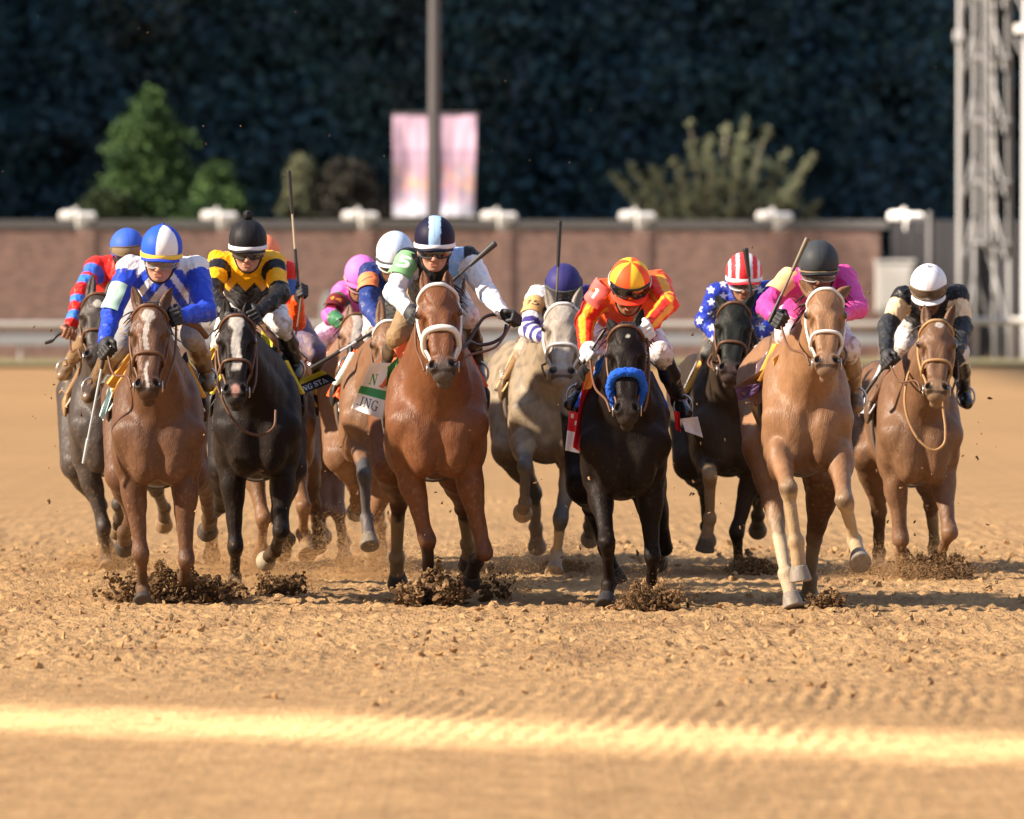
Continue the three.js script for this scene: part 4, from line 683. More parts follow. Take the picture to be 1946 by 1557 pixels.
function jockey(d) {
  const H = HORSES[d.id], js = d.js ?? 1.0, D = H.D, bright = d.silk;
  const pp = (a, dz) => P(a[0], a[1], D + (a[2] ?? dz));
  const O = H.L(0, 0, 0.6); O.y = 0;
  const g = thing('person', d.label, 'jockey', V(O.x, P(d.head[0], d.head[1], D).y - 1.1, O.z), d.group);
  const G0 = g.position.clone(), l = (p) => p.clone().sub(G0);
  const side = (sd) => (sd < 0 ? 'L' : 'R');
  const head = pp(d.head, 0.22), J = {};
  const S = { L: pp(d.SL, 0.44), R: pp(d.SR, 0.44) };
  const joint = (from, [px, py, sg], len) => { let D1 = -from.z, p; for (let i = 0; i < 3; i++) { p = P(px, py, D1); const q = Math.hypot(p.x - from.x, p.y - from.y); D1 = -from.z + sg * Math.sqrt(Math.max(0, len * len - q * q)); } return P(px, py, D1); };
  const E = {}, W = {};
  for (const k of ['L', 'R']) { E[k] = joint(S[k], d['E' + k], 0.33 * js); W[k] = joint(E[k], d['W' + k], 0.27 * js); }
  const ms = S.L.clone().add(S.R).multiplyScalar(0.5);
  const hipC = d.hip ? pp(d.hip, 0.9) : V(lerp(H.L(0, 0, 0.86).x, ms.x, 0.55), ms.y - 0.26, H.L(0, 0, 0.88).z);
  const K = {}, A = {}, T = {}, Hp = {};
  for (const sd of [-1, 1]) {
    const k = side(sd); Hp[k] = hipC.clone().addScaledVector(H.R, 0.10 * sd * js);
    K[k] = d['K' + k] ? pp(d['K' + k], 0.52) : H.L(0.275 * sd, H.wh + 0.03, 0.52);
    A[k] = d['A' + k] ? pp(d['A' + k], 0.92) : H.L(0.345 * sd, H.wh - 0.26, 0.84);
    T[k] = d['T' + k] ? pp(d['T' + k], 0.80) : A[k].clone().addScaledVector(H.F, 0.17).add(V(0.03 * sd, -0.045, 0));
  }
  // head axes
  const [pi, ya, ro] = (d.look ?? [10, 0, 0]).map((x) => x * Math.PI / 180);
  const hm = new THREE.Matrix4().makeRotationFromEuler(new THREE.Euler(pi, ya, -ro, 'YXZ')).scale(V(js, js, js)).setPosition(l(head));
  const hp = (x, y, z) => V(x, y, z).applyMatrix4(hm);
  // ---- skin: one figure, clothed below
  const pts = [head, ...Object.values(S), ...Object.values(E), ...Object.values(W), ...Object.values(K), ...Object.values(A), ...Object.values(T), hipC], lo = V(1e9, 1e9, 1e9), hi = lo.clone().negate();
  for (const p of pts) { lo.min(l(p)); hi.max(l(p)); } lo.subScalar(0.24); hi.addScalar(0.24);
  const up = ms.clone().add(V(0, 0.0, -0.02)), chest = l(up).add(V(0, -0.05, -0.03)), hipL = l(hipC);
  const f = new Field(lo, hi, 0.013);
  f.rc(chest, 0.10 * js, hipL, 0.10 * js, 0.04); f.rc(l(up).add(V(0, 0.0, 0)), 0.055 * js, hp(0, -0.10, -0.03), 0.056 * js, 0.03);
  for (const k of ['L', 'R']) { f.rc(chest, 0.06, l(S[k]), 0.048, 0.04); f.rc(l(S[k]), 0.043 * js, l(E[k]), 0.036 * js); f.rc(l(E[k]), 0.036 * js, l(W[k]), 0.027 * js); f.rc(l(Hp[k]), 0.075 * js, l(K[k]), 0.05 * js); f.rc(l(K[k]), 0.045 * js, l(A[k]), 0.03 * js); f.rc(l(A[k]), 0.03, l(T[k]), 0.026); }
  const sk = SKIN[d.skin ?? 'tan'], skinGeo = [flat(f.mesh(), sk)];
  const fg = FACE_GEO.clone(); paint(fg, (x, y, z) => {
    let c = sk.map((q) => q * (1 + 0.12 * nz(x * 40, y * 40, z * 40)));
    c = mixc(c, [c[0] * 0.95, c[1] * 0.55, c[2] * 0.55], sst(0.016, 0.006, Math.abs(y + 0.154)) * sst(0.03, 0.02, Math.abs(x)) * (z > 0.08 ? 0.7 : 0));
    c = mixc(c, [0.02, 0.013, 0.01], sst(0.008, 0.004, Math.abs(y + 0.053 + 0.2 * (Math.abs(x) - 0.033) ** 2)) * sst(0.06, 0.05, Math.abs(x)) * sst(0.008, 0.014, Math.abs(x)) * (z > 0.05 ? 0.8 : 0));
    if (d.beard) c = mixc(c, [0.03, 0.02, 0.016], 0.5 * sst(-0.13, -0.165, y) * sst(0.02, 0.05, z));
    c = mixc(c, [0.03, 0.02, 0.015], sst(-0.045, -0.02, y) * 0 + (y > -0.05 && z < 0.05 ? 0.85 : 0));
    return c;
  }); fg.applyMatrix4(hm); skinGeo.push(fg);
  const eyes = []; for (const s of [-1, 1]) { const e = new THREE.SphereGeometry(0.0125, 12, 10); e.translate(0.034 * s, -0.081, 0.092); paint(e, (x, y, z) => (Math.hypot(x - 0.034 * s, y + 0.081) < 0.0062 ? [0.02, 0.012, 0.01] : [0.6, 0.57, 0.54])); e.applyMatrix4(hm); skinGeo.push(e); }
  // hands
  const gripDef = { L: V(0.5, 0.75, 0.2), R: V(-0.5, 0.75, 0.2) }, hands = {}, gloveGeos = [];
  for (const k of ['L', 'R']) {
    const y = l(W[k]).sub(l(E[k])).normalize(), x = (d['grip' + k] ?? gripDef[k]).clone(); x.addScaledVector(y, -x.dot(y)).normalize(); const z = x.clone().cross(y);
    const m = new THREE.Matrix4().makeBasis(x.clone().multiplyScalar(1.12 * js), y.clone().multiplyScalar(1.12 * js), z.clone().multiplyScalar(1.12 * js)).setPosition(l(W[k]).addScaledVector(y, 0.055 * js));
    const hg = FIST_GEO.clone(); hg.applyMatrix4(m); hands[k] = { m, x, grip: V(0, 0.036, 0.024).applyMatrix4(m).add(G0) };
    if (d.bare?.includes(k)) skinGeo.push(flat(hg, sk)); else gloveGeos.push(hg);
  }
  mesh('body', join(skinGeo), M_SKIN, g);
  if (gloveGeos.length) for (const q of gloveGeos) mesh('glove', q, d.gloveMat ?? M_GLOVE, g);
  // ---- silks
  const fj = new Field(lo, hi, d.jh ?? 0.0085), bk = l(hipC).lerp(chest, 0.12);
  fj.rc(chest, 0.135 * js, bk, 0.15 * js, 0.06, [H.R, 0.86]); fj.el(chest.clone().add(V(0, 0.0, 0.045)), 0.155 * js, 0.105 * js, 0.095 * js, 0.06);
  fj.rc(l(up).add(V(0, 0.0, -0.02)), 0.075 * js, hp(0, -0.14, -0.035), 0.062 * js, 0.04);
  for (const k of ['L', 'R']) { fj.rc(chest.clone().add(V(0, 0.03, 0)), 0.09 * js, l(S[k]), 0.075 * js, 0.05); fj.rc(l(S[k]), 0.074 * js, l(E[k]), 0.058 * js, 0.03); fj.rc(l(E[k]), 0.058 * js, l(W[k]), 0.043 * js, 0.02); }
  const fr = d.ruffle ?? 0.009;
  fj.ruffle((x, y, z) => { const q = nz(x * 10 + d.id * 3, y * 16, z * 9), r = 1 - Math.abs(nz(x * 17, y * 11 + d.id, z * 14)) * 2; return fr * (q * 0.9 - 0.75 * r * r) + 0.003 * nz(x * 34, y * 26, z * 30 + d.id); });
  const segs = []; for (const k of ['L', 'R']) segs.push([l(S[k]), l(E[k]), k, 0], [l(E[k]), l(W[k]), k, 1]);
  const q0 = V(0, 0, 0);
  const jg = fj.mesh((x, y, z, nx, ny, nzv) => {
    q0.set(x, y, z); let best = 0.092 * js, reg = 'torso', t = 0, ang = 0;
    for (const [a, b, k, o] of segs) { const ab = b.clone().sub(a), tt = clamp(q0.clone().sub(a).dot(ab) / ab.lengthSq(), -0.2, 1.05); if (tt < -0.1) continue; const c = a.clone().addScaledVector(ab, tt), dd = c.distanceTo(q0) + (o === 0 ? 0.034 * sst(0.28, 0, tt) : 0); if (dd < best) { best = dd; reg = k; t = o + clamp(tt, 0, 1); const ax = ab.normalize(), f1 = V(0, 0, 1).addScaledVector(ax, -ax.z).normalize(), f2 = ax.clone().cross(f1), w = q0.clone().sub(c); ang = Math.atan2(w.dot(f2), w.dot(f1)); } }
    const u = q0.clone().sub(l(ms)).dot(H.R), v = y - l(ms).y, m = 1 + 0.10 * nz(x * 16, y * 16, z * 16); return mixc(d.silk(reg, t, u, v, ang, x, y, z, ny, q0.z - l(ms).z).map((q) => q * m), [0.30, 0.20, 0.11], 0.22 * sst(0.30, 0.6, nz(x * 34, y * 34, z * 34 + d.id)));
  });
  mesh('jersey', addUV(jg), M_SILK, g);
  // ---- breeches, boots
  const fb = new Field(lo, hi, 0.011); fb.el(hipL, 0.17 * js, 0.15 * js, 0.17 * js, 0.05);
  for (const k of ['L', 'R']) { fb.rc(l(Hp[k]), 0.112 * js, l(K[k]), 0.066 * js, 0.05); const kn = l(K[k]).lerp(l(A[k]), 0.22); fb.rc(l(K[k]), 0.064 * js, kn, 0.058 * js, 0.03); }
  fb.ruffle((x, y, z) => 0.006 * nz(x * 14, y * 14 + d.id, z * 14) - 0.004 * (1 - Math.abs(nz(x * 22, y * 9, z * 20)) * 2) ** 2);
  mesh('breeches', addUV(fb.mesh((x, y, z) => mixc((d.breeches ?? ((c) => c))([0.74, 0.73, 0.74].map((c) => c * (1 + 0.06 * nz(x * 30, y * 30, z * 30))), x, y, z), [0.30, 0.20, 0.11], clamp(0.7 * sst(0.12, 0.45, nz(x * 26, y * 26, z * 26 + d.id)) + 0.25 * sst(0.0, 0.4, nz(x * 7, y * 7, z * 7)), 0, 0.75)))), M_NYLON, g);
  for (const k of ['L', 'R']) {
    const a = l(K[k]).lerp(l(A[k]), 0.13), b = l(A[k]), c = l(T[k]), mn = V(Math.min(a.x, b.x, c.x), Math.min(a.y, b.y, c.y), Math.min(a.z, b.z, c.z)).subScalar(0.14), mx = V(Math.max(a.x, b.x, c.x), Math.max(a.y, b.y, c.y), Math.max(a.z, b.z, c.z)).addScalar(0.14), fo = new Field(mn, mx, 0.009);
    const dir = c.clone().sub(b).normalize(), heel = b.clone().addScaledVector(dir, -0.045).add(V(0, -0.045, 0)), toe = c.clone().add(V(0, -0.01, 0));
    fo.rc(a, 0.060 * js, l(K[k]).lerp(l(A[k]), 0.5), 0.064 * js, 0.02); fo.rc(l(K[k]).lerp(l(A[k]), 0.5), 0.063 * js, b, 0.046 * js, 0.02);
    fo.rc(b.clone().add(V(0, -0.03, 0)), 0.046 * js, toe, 0.038 * js, 0.03); fo.rc(heel, 0.038 * js, toe, 0.036 * js, 0.02);
    fo.ruffle((x, y, z) => 0.003 * nz(x * 30, y * 40, z * 30));
    const bc = d.boot ?? [0.016, 0.015, 0.016], top = d.bootTop ?? bc;
    mesh('boot', fo.mesh((x, y, z) => { const h = sst(b.y - 0.02, b.y - 0.05, y) * 0.5, q = d.mud ? clamp(d.mud * (0.4 + 1.1 * nz(x * 12, y * 12, z * 12 + d.id)), 0, 0.85) : 0; return mixc(mixc(y > lerp(a.y, b.y, 0.35) ? top : bc, [0.01, 0.009, 0.008], h), [0.36, 0.24, 0.13], q); }), M_BOOT, g);
    const st = new THREE.TorusGeometry(0.062, 0.007, 8, 20); st.scale(1, 1.15, 1); st.rotateY(Math.PI / 2 - Math.atan2(dir.x, dir.z) + Math.PI / 2); const sp = b.clone().lerp(c, 0.6).add(V(0, -0.0, 0)); st.translate(sp.x, sp.y, sp.z);
    mesh('stirrup', join([st, tube([sp.clone().add(V(0, 0.07, 0)), sp.clone().lerp(hipL, 0.25).add(V(0, 0.06, 0)), hipL.clone().lerp(l(K[k]), 0.5).add(V(0, -0.09, 0))], 0.008)]), M_STEEL, H.g).position.copy(G0.clone().sub(H.O));
  }
  // ---- helmet
  const hg = helmetGeo(d.cap); hg.applyMatrix4(hm); const hel = mesh('helmet', hg, M_HELMET, g);
  const put = (name, geo, col, mat) => { geo = geo.clone(); if (col) flat(geo, col); geo.applyMatrix4(hm); return mesh(name, geo, mat ?? M_HELMET, hel); };
  put('brim', BRIM_GEO, d.brim ?? [0.02, 0.02, 0.02]);
  if (d.band) put('band', arcBand(-Math.PI, Math.PI, -0.056, d.bandTop ?? -0.026, 0.118, 0.144, 0.009, 72, -0.006, -0.004), d.band);
  if (d.pom) { const q = new THREE.IcosahedronGeometry(d.pom[1], 4); const pq = q.attributes.position; for (let i = 0; i < pq.count; i++) { const k = 1 + 0.25 * nz(pq.getX(i) * 90, pq.getY(i) * 90, pq.getZ(i) * 90); pq.setXYZ(i, pq.getX(i) * k, pq.getY(i) * k, pq.getZ(i) * k); } q.computeVertexNormals(); q.translate(0, 0.135 + d.pom[1] * 0.7, -0.006); put(d.pom[2] ?? 'pompom', q, d.pom[0]); }
  put('chin_strap', tube([V(-0.105, -0.05, 0.0), V(-0.085, -0.12, 0.03), V(-0.05, -0.185, 0.06), V(0, -0.208, 0.07), V(0.05, -0.185, 0.06), V(0.085, -0.12, 0.03), V(0.105, -0.05, 0.0)], 0.006), [0.02, 0.02, 0.02]);
  if (d.goggles !== false) {
    const gg = d.goggles ?? {}, lens = (gg.up ? LENSUP_GEO : LENS_GEO).clone().applyMatrix4(hm), G = mesh('goggles', lens, gg.lens ?? M_LENS_DARK, g);
    const fr2 = (gg.up ? FRAMEUP_GEO : FRAME_GEO).clone(); flat(fr2, gg.frame ?? [0.02, 0.02, 0.02]); fr2.applyMatrix4(hm); mesh('goggle_frame', fr2, M_HELMET, G);
    const sb = arcBand(1.15, 2 * Math.PI - 1.15, gg.up ? -0.012 : -0.06, gg.up ? 0.014 : -0.038, gg.up ? 0.126 : 0.118, gg.up ? 0.152 : 0.144, 0.006, 50); flat(sb, gg.strap ?? gg.frame ?? [0.02, 0.02, 0.02]); sb.applyMatrix4(hm); mesh('goggle_strap', sb, M_HELMET, G);
  }
  const Rr = RIDERS[d.id] = { g, G0, l, S, E, W, K, A, T, head, hands, ms, hp, js, H, d };
  // number on the upper arm
  if (d.badge) { const b = d.badge, k = b.k ?? 'L', a = l(S[k]).lerp(l(E[k]), b.t ?? 0.5), ax = l(E[k]).sub(l(S[k])).normalize(), n = V(b.n?.[0] ?? (k === 'L' ? -0.45 : 0.45), b.n?.[1] ?? 0.1, b.n?.[2] ?? 1); n.addScaledVector(ax, -n.dot(ax)).normalize();
    const tx = ax.clone().cross(n).multiplyScalar(-1), r = b.r ?? 0.083 * js, hh = b.h ?? 0.085, th = b.th ?? 1.1, pos = [], uv = [], idx = [], nU = 14, nV = 10;
    const sg = tx.x < 0 ? -1 : 1;
    for (const o of [0, -0.004]) for (let j = 0; j <= nV; j++) for (let i = 0; i <= nU; i++) { const u = i / nU - 0.5, v = j / nV - 0.5, an = u * 2 * th, rr = (r + o) * (1 + 0.04 * Math.sin(v * 9 + u * 4)), p = a.clone().addScaledVector(ax, v * 2 * hh).addScaledVector(n, rr * Math.cos(an)).addScaledVector(tx, rr * Math.sin(an) * sg); pos.push(p.x, p.y, p.z); uv.push(i / nU, 1 - j / nV); }
    const W1 = nU + 1, M = W1 * (nV + 1); for (let j = 0; j < nV; j++) for (let i = 0; i < nU; i++) { const q = j * W1 + i; idx.push(q, q + W1, q + 1, q + 1, q + W1, q + W1 + 1, M + q, M + q + 1, M + q + W1, M + q + 1, M + q + W1 + 1, M + q + W1); }
    const bg = new THREE.BufferGeometry(); bg.setAttribute('position', new THREE.Float32BufferAttribute(pos, 3)); bg.setAttribute('uv', new THREE.Float32BufferAttribute(uv, 2)); bg.setIndex(idx); bg.computeVertexNormals();
    const bm = new THREE.MeshPhysicalMaterial({ map: print(160, 200, b.draw), roughness: 0.6, side: THREE.DoubleSide }); mesh('arm_number', bg, bm, g); }
  // reins from the hands to the bit
  if (!d.noReins) { const rm = MAT[d.reinMat ?? 'brown'], rs = []; for (const sd of [-1, 1]) { const k = side(sd), gp = hands[d.rein1 ?? k].grip.clone().sub(H.O), bit = H.hq(0.088 * sd, -0.53, -0.08); rs.push(tube([gp, gp.clone().lerp(bit, 0.4).add(V(0.02 * sd, -0.05, 0)), bit.clone().add(V(0.02 * sd, 0.06, -0.03)), bit], 0.008, { n: 30 })); } mesh('rein', rs[0], rm, H.g); mesh('rein', rs[1], rm, H.g); }
  return Rr;
}
// a whip held in a fist: from its tip spot to its butt spot through the hand
function whip(label, a, b, o = {}) {
  const g = thing('whip', label, 'whip', a, 'riding whips of the jockeys'), c = b.clone().sub(a), n = c.length(), at = (t) => c.clone().multiplyScalar(t);
  mesh('handle', stick(at(0), o.r0 ?? 0.013, at(o.split ?? 0.3), o.r1 ?? 0.011), o.handle ?? M_WHIP, g);
  mesh('shaft', stick(at(o.split ?? 0.3), 0.009, at(o.flap ?? 0.62), 0.007), o.shaft ?? M_WHIP, g);
  const f0 = at(o.flap ?? 0.62), f1 = at(1); mesh('popper', stick(f0, 0.012, f1, o.rt ?? 0.014, 8).translate(0, 0, 0), o.popper ?? M_WHIP, g);
  return g;
}
// ---------------------------------------------------------------- the field of twelve
const bayPts = [0.045, 0.03, 0.022], DUSTY = [0.40, 0.27, 0.15];
const star = (cx, cy, r) => (x, d) => sst(r, r * 0.7, Math.hypot(x - cx, (d - cy) * 0.8));
const stripe = (w, a, b, cx = 0) => (x, d) => sst(w, w * 0.7, Math.abs(x - cx + 0.006 * Math.sin(d * 30))) * sst(b, b - 0.03, d) * sst(a, a + 0.03, d);
horse({ id: 1, D: 60.0, cx: 302, bris: 928, yaw: 5, label: 'brown bay horse with white star and stripe, under the blue and white jockey', group: 'racehorses galloping in the field', poll: [284, 574], muz: [280, 742], ears: [[251, 543], [327, 546]],
  FL: { j: [[268, 1052, -1], [271, 1118, 1], [271, 1156, -1]] }, FR: { j: [[354, 1066, -1], [351, 1096, 1], [349, 1128, 1]] },
  HL: { j: [[252, 978, 1], [236, 1012, 1], [236, 1042, 1]] }, HR: { j: [[388, 925, 1], [397, 985, 1], [393, 1012, 1]] },
  coat: { base: [0.135, 0.066, 0.036], points: [0.09, 0.05, 0.03], ptop: 1.2, blaze: (x, d) => Math.max(star(-0.004, 0.12, 0.04)(x, d), stripe(0.016, 0.12, 0.36, -0.012)(x, d), stripe(0.010, 0.40, 0.60, -0.005)(x, d)) } });
horse({ id: 2, D: 67.0, cx: 213, bris: 905, yaw: 7, label: 'dark grey brown horse at far left, half hidden, under the red and blue jockey', group: 'racehorses galloping in the field', poll: [186, 556], muz: [181, 682], ears: [[176, 520], [214, 530]],
  FL: { j: [[197, 1002, -1], [202, 1060, 1], [204, 1090, -1]] }, FR: { j: [[226, 958, -1], [228, 985, 1], [222, 1010, 1]] },
  HL: { j: [[190, 960, 1], [196, 1010, 1], [200, 1040, 1]] }, HR: { j: [[296, 930, 1], [312, 966, 1], [311, 1000, 1]] },
  coat: { base: [0.065, 0.052, 0.045], dust: 0.25, blaze: star(0, 0.14, 0.03), hoof: { all: DUSTY } } });
horse({ id: 3, D: 62.6, cx: 490, bris: 914, yaw: 3, label: 'black horse with broad white blaze under the yellow and black jockey', group: 'racehorses galloping in the field', poll: [450, 594], muz: [447, 752], ears: [[428, 566], [470, 572]],
  FL: { j: [[447, 1040, -1], [447, 1098, 1], [447, 1127, -1]] }, FR: { j: [[534, 1010, -1], [522, 1046, 1], [504, 1068, 1]] },
  HL: { j: [[420, 960, 1], [400, 985, 1], [396, 1012, 1]] }, HR: { j: [[528, 985, 1], [548, 1026, 1], [535, 1052, 1]] },
  coat: { dark: true, base: [0.020, 0.0145, 0.012], muzzle: [0.05, 0.045, 0.042], snip: true, hoof: { all: DUSTY, FR: [0.48, 0.40, 0.28] }, blaze: (x, d) => Math.max(star(0.0, 0.10, 0.05)(x, d), stripe(0.030 , 0.08, 0.44, 0.002)(x, d)) } });
horse({ id: 4, D: 66.6, cx: 520, bris: 905, yaw: 2, label: 'chestnut horse hidden behind the black horse with white blaze', group: 'racehorses galloping in the field', poll: [500, 600], muz: [500, 720], ears: [[486, 572], [516, 572]],
  FL: { j: [[500, 985, -1], [497, 1040, 1], [487, 1066, 1]] }, FR: { elbow: [556, 880, 0.35], j: [[577, 962, -1], [576, 1015, 1], [584, 1056, -1]] },
  HL: { j: [[402, 960, 1], [403, 1012, 1], [402, 1060, 1]] }, HR: { j: [[596, 960, 1], [604, 1000, 1], [604, 1030, 1]] },
  coat: { base: [0.20, 0.105, 0.052], dust: 0.6, hoof: { all: DUSTY } } });
horse({ id: 5, D: 60.0, cx: 836, bris: 914, yaw: 6.5, s: 1.1, w: 1.08, hs: 1.18, label: 'bright bay horse in white bridle and thick white noseband at the centre front', group: 'racehorses galloping in the field', poll: [829, 536], muz: [842, 706], ears: [[804, 514], [850, 513]],
  FL: { j: [[812, 1026, -1], [814, 1098, 1], [816, 1136, -1]] }, FR: { j: [[920, 1050, -1], [905, 1066, 1], [892, 1110, 1]] },
  HL: { j: [[757, 950, 1], [754, 1060, 1], [756, 1112, 1]] }, HR: { stifle: [870, 900, 1.0], j: [[880, 962, 1], [889, 1032, 1], [891, 1075, 1]] },
  coat: { base: [0.185, 0.072, 0.030], points: [0.05, 0.03, 0.022], ptop: 0.8, muzzle: [0.10, 0.08, 0.07], dust: 0.12, sock: { HL: [1.25, [0.36, 0.24, 0.12]], HR: [1.25, [0.36, 0.24, 0.12]] } },
  tack: { mat: 'white', noseR: 0.020, browR: 0.013, r: 0.011, noseD: 0.33, noseTilt: 0.1 } });
horse({ id: 6, D: 68.4, cx: 664, bris: 895, yaw: 9, label: 'pale chestnut horse at the back under the pink jockey numbered 14', group: 'racehorses galloping in the field', poll: [679, 594], muz: [672, 722], ears: [[664, 578], [694, 570]],
  FL: { j: [[617, 968, -1], [608, 994, 1], [614, 1022, 1]] }, FR: { elbow: [636, 870, 0.35], j: [[643, 975, -1], [653, 1030, 1], [655, 1068, -1]] },
  HL: { j: [[596, 965, 1], [604, 1010, 1], [604, 1040, 1]] }, HR: { j: [[720, 950, 1], [722, 1000, 1], [722, 1050, 1]] },
  coat: { base: [0.30, 0.17, 0.11], dust: 0.5, hoof: { all: [0.42, 0.28, 0.19] }, blaze: stripe(0.03, 0.03, 0.5) } });
horse({ id: 7, D: 65.0, cx: 734, bris: 890, yaw: 9, label: 'chestnut horse with white browband and orange saddlecloth, behind the central bay', group: 'racehorses galloping in the field', poll: [741, 606], muz: [738, 750], ears: [[723, 566], [768, 574]],
  FL: { elbow: [682, 822, 0.3], j: [[692, 900, -1], [697, 985, 1], [703, 1040, -1]] }, FR: { j: [[752, 980, -1], [752, 1030, 1], [752, 1060, 1]] },
  HL: { j: [[672, 920, 1], [678, 950, 1], [676, 975, 1]] }, HR: { j: [[706, 985, 1], [705, 1050, 1], [705, 1086, 1]] },
  coat: { base: [0.22, 0.115, 0.06], dust: 0.2, sock: { FL: [0.75, [0.085, 0.082, 0.085]], HR: [1.0, [0.6, 0.5, 0.33]] }, hoof: { all: [0.26, 0.22, 0.17] } }, tack: { browMat: 'white' } });
horse({ id: 8, hs: 1.2, D: 66.2, cx: 1056, bris: 880, yaw: 8, s: 1.08, label: 'grey horse with pale face under the purple capped jockey numbered 15', group: 'racehorses galloping in the field', poll: [1071, 574], muz: [1068, 716], ears: [[1038, 548], [1106, 545]],
  FL: { elbow: [996, 838, 0.22], j: [[998, 886, -1], [997, 955, 1], [993, 976, 1]] }, FR: { elbow: [1090, 870, 0.35], j: [[1066, 985, -1], [1058, 1052, 1], [1053, 1092, -1]] },
  HL: { j: [[1015, 935, 1], [1018, 1002, 1], [1021, 1042, 1]] }, HR: { j: [[1122, 960, 1], [1121, 1000, 1], [1121, 1026, 1]] },
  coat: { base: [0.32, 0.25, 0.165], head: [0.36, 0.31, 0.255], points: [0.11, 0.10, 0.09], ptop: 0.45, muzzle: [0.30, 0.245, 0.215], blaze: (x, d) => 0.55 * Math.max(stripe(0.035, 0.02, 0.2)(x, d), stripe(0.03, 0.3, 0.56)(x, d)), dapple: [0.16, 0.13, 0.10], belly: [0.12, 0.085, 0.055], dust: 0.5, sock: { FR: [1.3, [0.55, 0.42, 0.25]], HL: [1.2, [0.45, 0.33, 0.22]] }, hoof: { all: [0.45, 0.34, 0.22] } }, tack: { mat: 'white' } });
horse({ id: 9, D: 59.8, cx: 1192, bris: 950, yaw: 4, s: 1.08, w: 0.93, hs: 1.06, label: 'near black horse wearing a thick blue fleece noseband', group: 'racehorses galloping in the field', poll: [1189, 612], muz: [1192, 790], ears: [[1154, 606, 0.10], [1222, 586]],
  FL: { j: [[1154, 1030, -1], [1157, 1108, 1], [1150, 1164, -1]] }, FR: { j: [[1240, 1058, -1], [1238, 1118, 1], [1237, 1152, -1]] },
  HL: { j: [[1122, 962, 1], [1150, 1040, 1], [1175, 1110, 1]] }, HR: { j: [[1262, 1040, 1], [1250, 1050, 1], [1250, 1070, 1]] },
  coat: { dark: true, base: [0.013, 0.0088, 0.0072], dust: 0.03, muzzle: [0.035, 0.026, 0.022], blaze: star(0.012, 0.12, 0.012), hoof: { all: [0.06, 0.055, 0.055] } }, tack: { nose: false } });
horse({ id: 10, D: 66.4, cx: 1400, bris: 905, yaw: 6, s: 1.08, label: 'dark brown horse under the jockey in navy with white stars', group: 'racehorses galloping in the field', poll: [1398, 572], muz: [1388, 710], ears: [[1362, 566], [1434, 560]],
  FL: { j: [[1349, 905, -1], [1349, 985, 1], [1339, 1048, 1]] }, FR: { j: [[1400, 1012, -1], [1404, 1070, 1], [1404, 1098, -1]] },
  HL: { j: [[1340, 930, 1], [1344, 1000, 1], [1344, 1030, 1]] }, HR: { j: [[1440, 930, 1], [1440, 980, 1], [1440, 1010, 1]] },
  coat: { dark: true, base: [0.045, 0.031, 0.021], head: [0.020, 0.022, 0.019], muzzle: [0.075, 0.05, 0.045], dust: 0.15, sock: { FL: [0.7, [0.30, 0.2, 0.11]] }, hoof: { all: [0.16, 0.12, 0.08] } } });
horse({ id: 11, D: 59.2, cx: 1540, bris: 905, yaw: 4, s: 1.1, w: 0.90, hs: 1.06, label: 'light chestnut horse in white bridle with drooping ears under the pink jockey', group: 'racehorses galloping in the field', poll: [1569, 546], muz: [1572, 696], ears: [[1519, 532], [1618, 545]],
  FL: { elbow: [1480, 862, 0.2], j: [[1498, 928, -1], [1512, 1030, 1], [1522, 1106, 1]] }, FR: { elbow: [1592, 858, 0.25], j: [[1605, 950, -1], [1625, 1028, 1], [1636, 1072, -1]] },
  HL: { stifle: [1450, 850, 1.1], j: [[1474, 985, -1], [1494, 1090, -1], [1509, 1160, -1]] }, HR: { stifle: [1570, 905, 1.1], j: [[1548, 1020, 1], [1540, 1095, 1], [1538, 1140, 1]] },
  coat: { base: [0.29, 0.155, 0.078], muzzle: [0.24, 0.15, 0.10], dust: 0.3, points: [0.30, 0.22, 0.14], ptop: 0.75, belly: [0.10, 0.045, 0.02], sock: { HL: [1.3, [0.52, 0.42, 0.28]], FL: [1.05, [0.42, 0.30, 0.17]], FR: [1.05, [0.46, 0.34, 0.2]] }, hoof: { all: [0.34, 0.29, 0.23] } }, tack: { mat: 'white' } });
horse({ id: 12, D: 65.0, cx: 1758, bris: 925, yaw: 8, s: 1.08, w: 0.95, label: 'chestnut horse with small white star and tan reins, rightmost of the field', group: 'racehorses galloping in the field', poll: [1781, 606], muz: [1781, 746], ears: [[1757, 578], [1815, 578]],
  FL: { j: [[1712, 1026, -1], [1714, 1050, 1], [1713, 1072, 1]] }, FR: { j: [[1805, 1012, -1], [1786, 1056, 1], [1768, 1076, 1]] },
  HL: { stifle: [1650, 860, 1.2], j: [[1671, 968, 1], [1671, 1050, 1], [1668, 1102, -1]] }, HR: { j: [[1770, 955, 1], [1777, 1040, 1], [1772, 1094, 1]] },
  coat: { base: [0.19, 0.10, 0.052], muzzle: [0.26, 0.17, 0.10], dust: 0.3, blaze: star(0.012, 0.085, 0.026), hoof: { all: [0.3, 0.2, 0.12] }, sock: { HR: [1.2, [0.38, 0.26, 0.14]] } }, tack: { mat: 'tan' } });
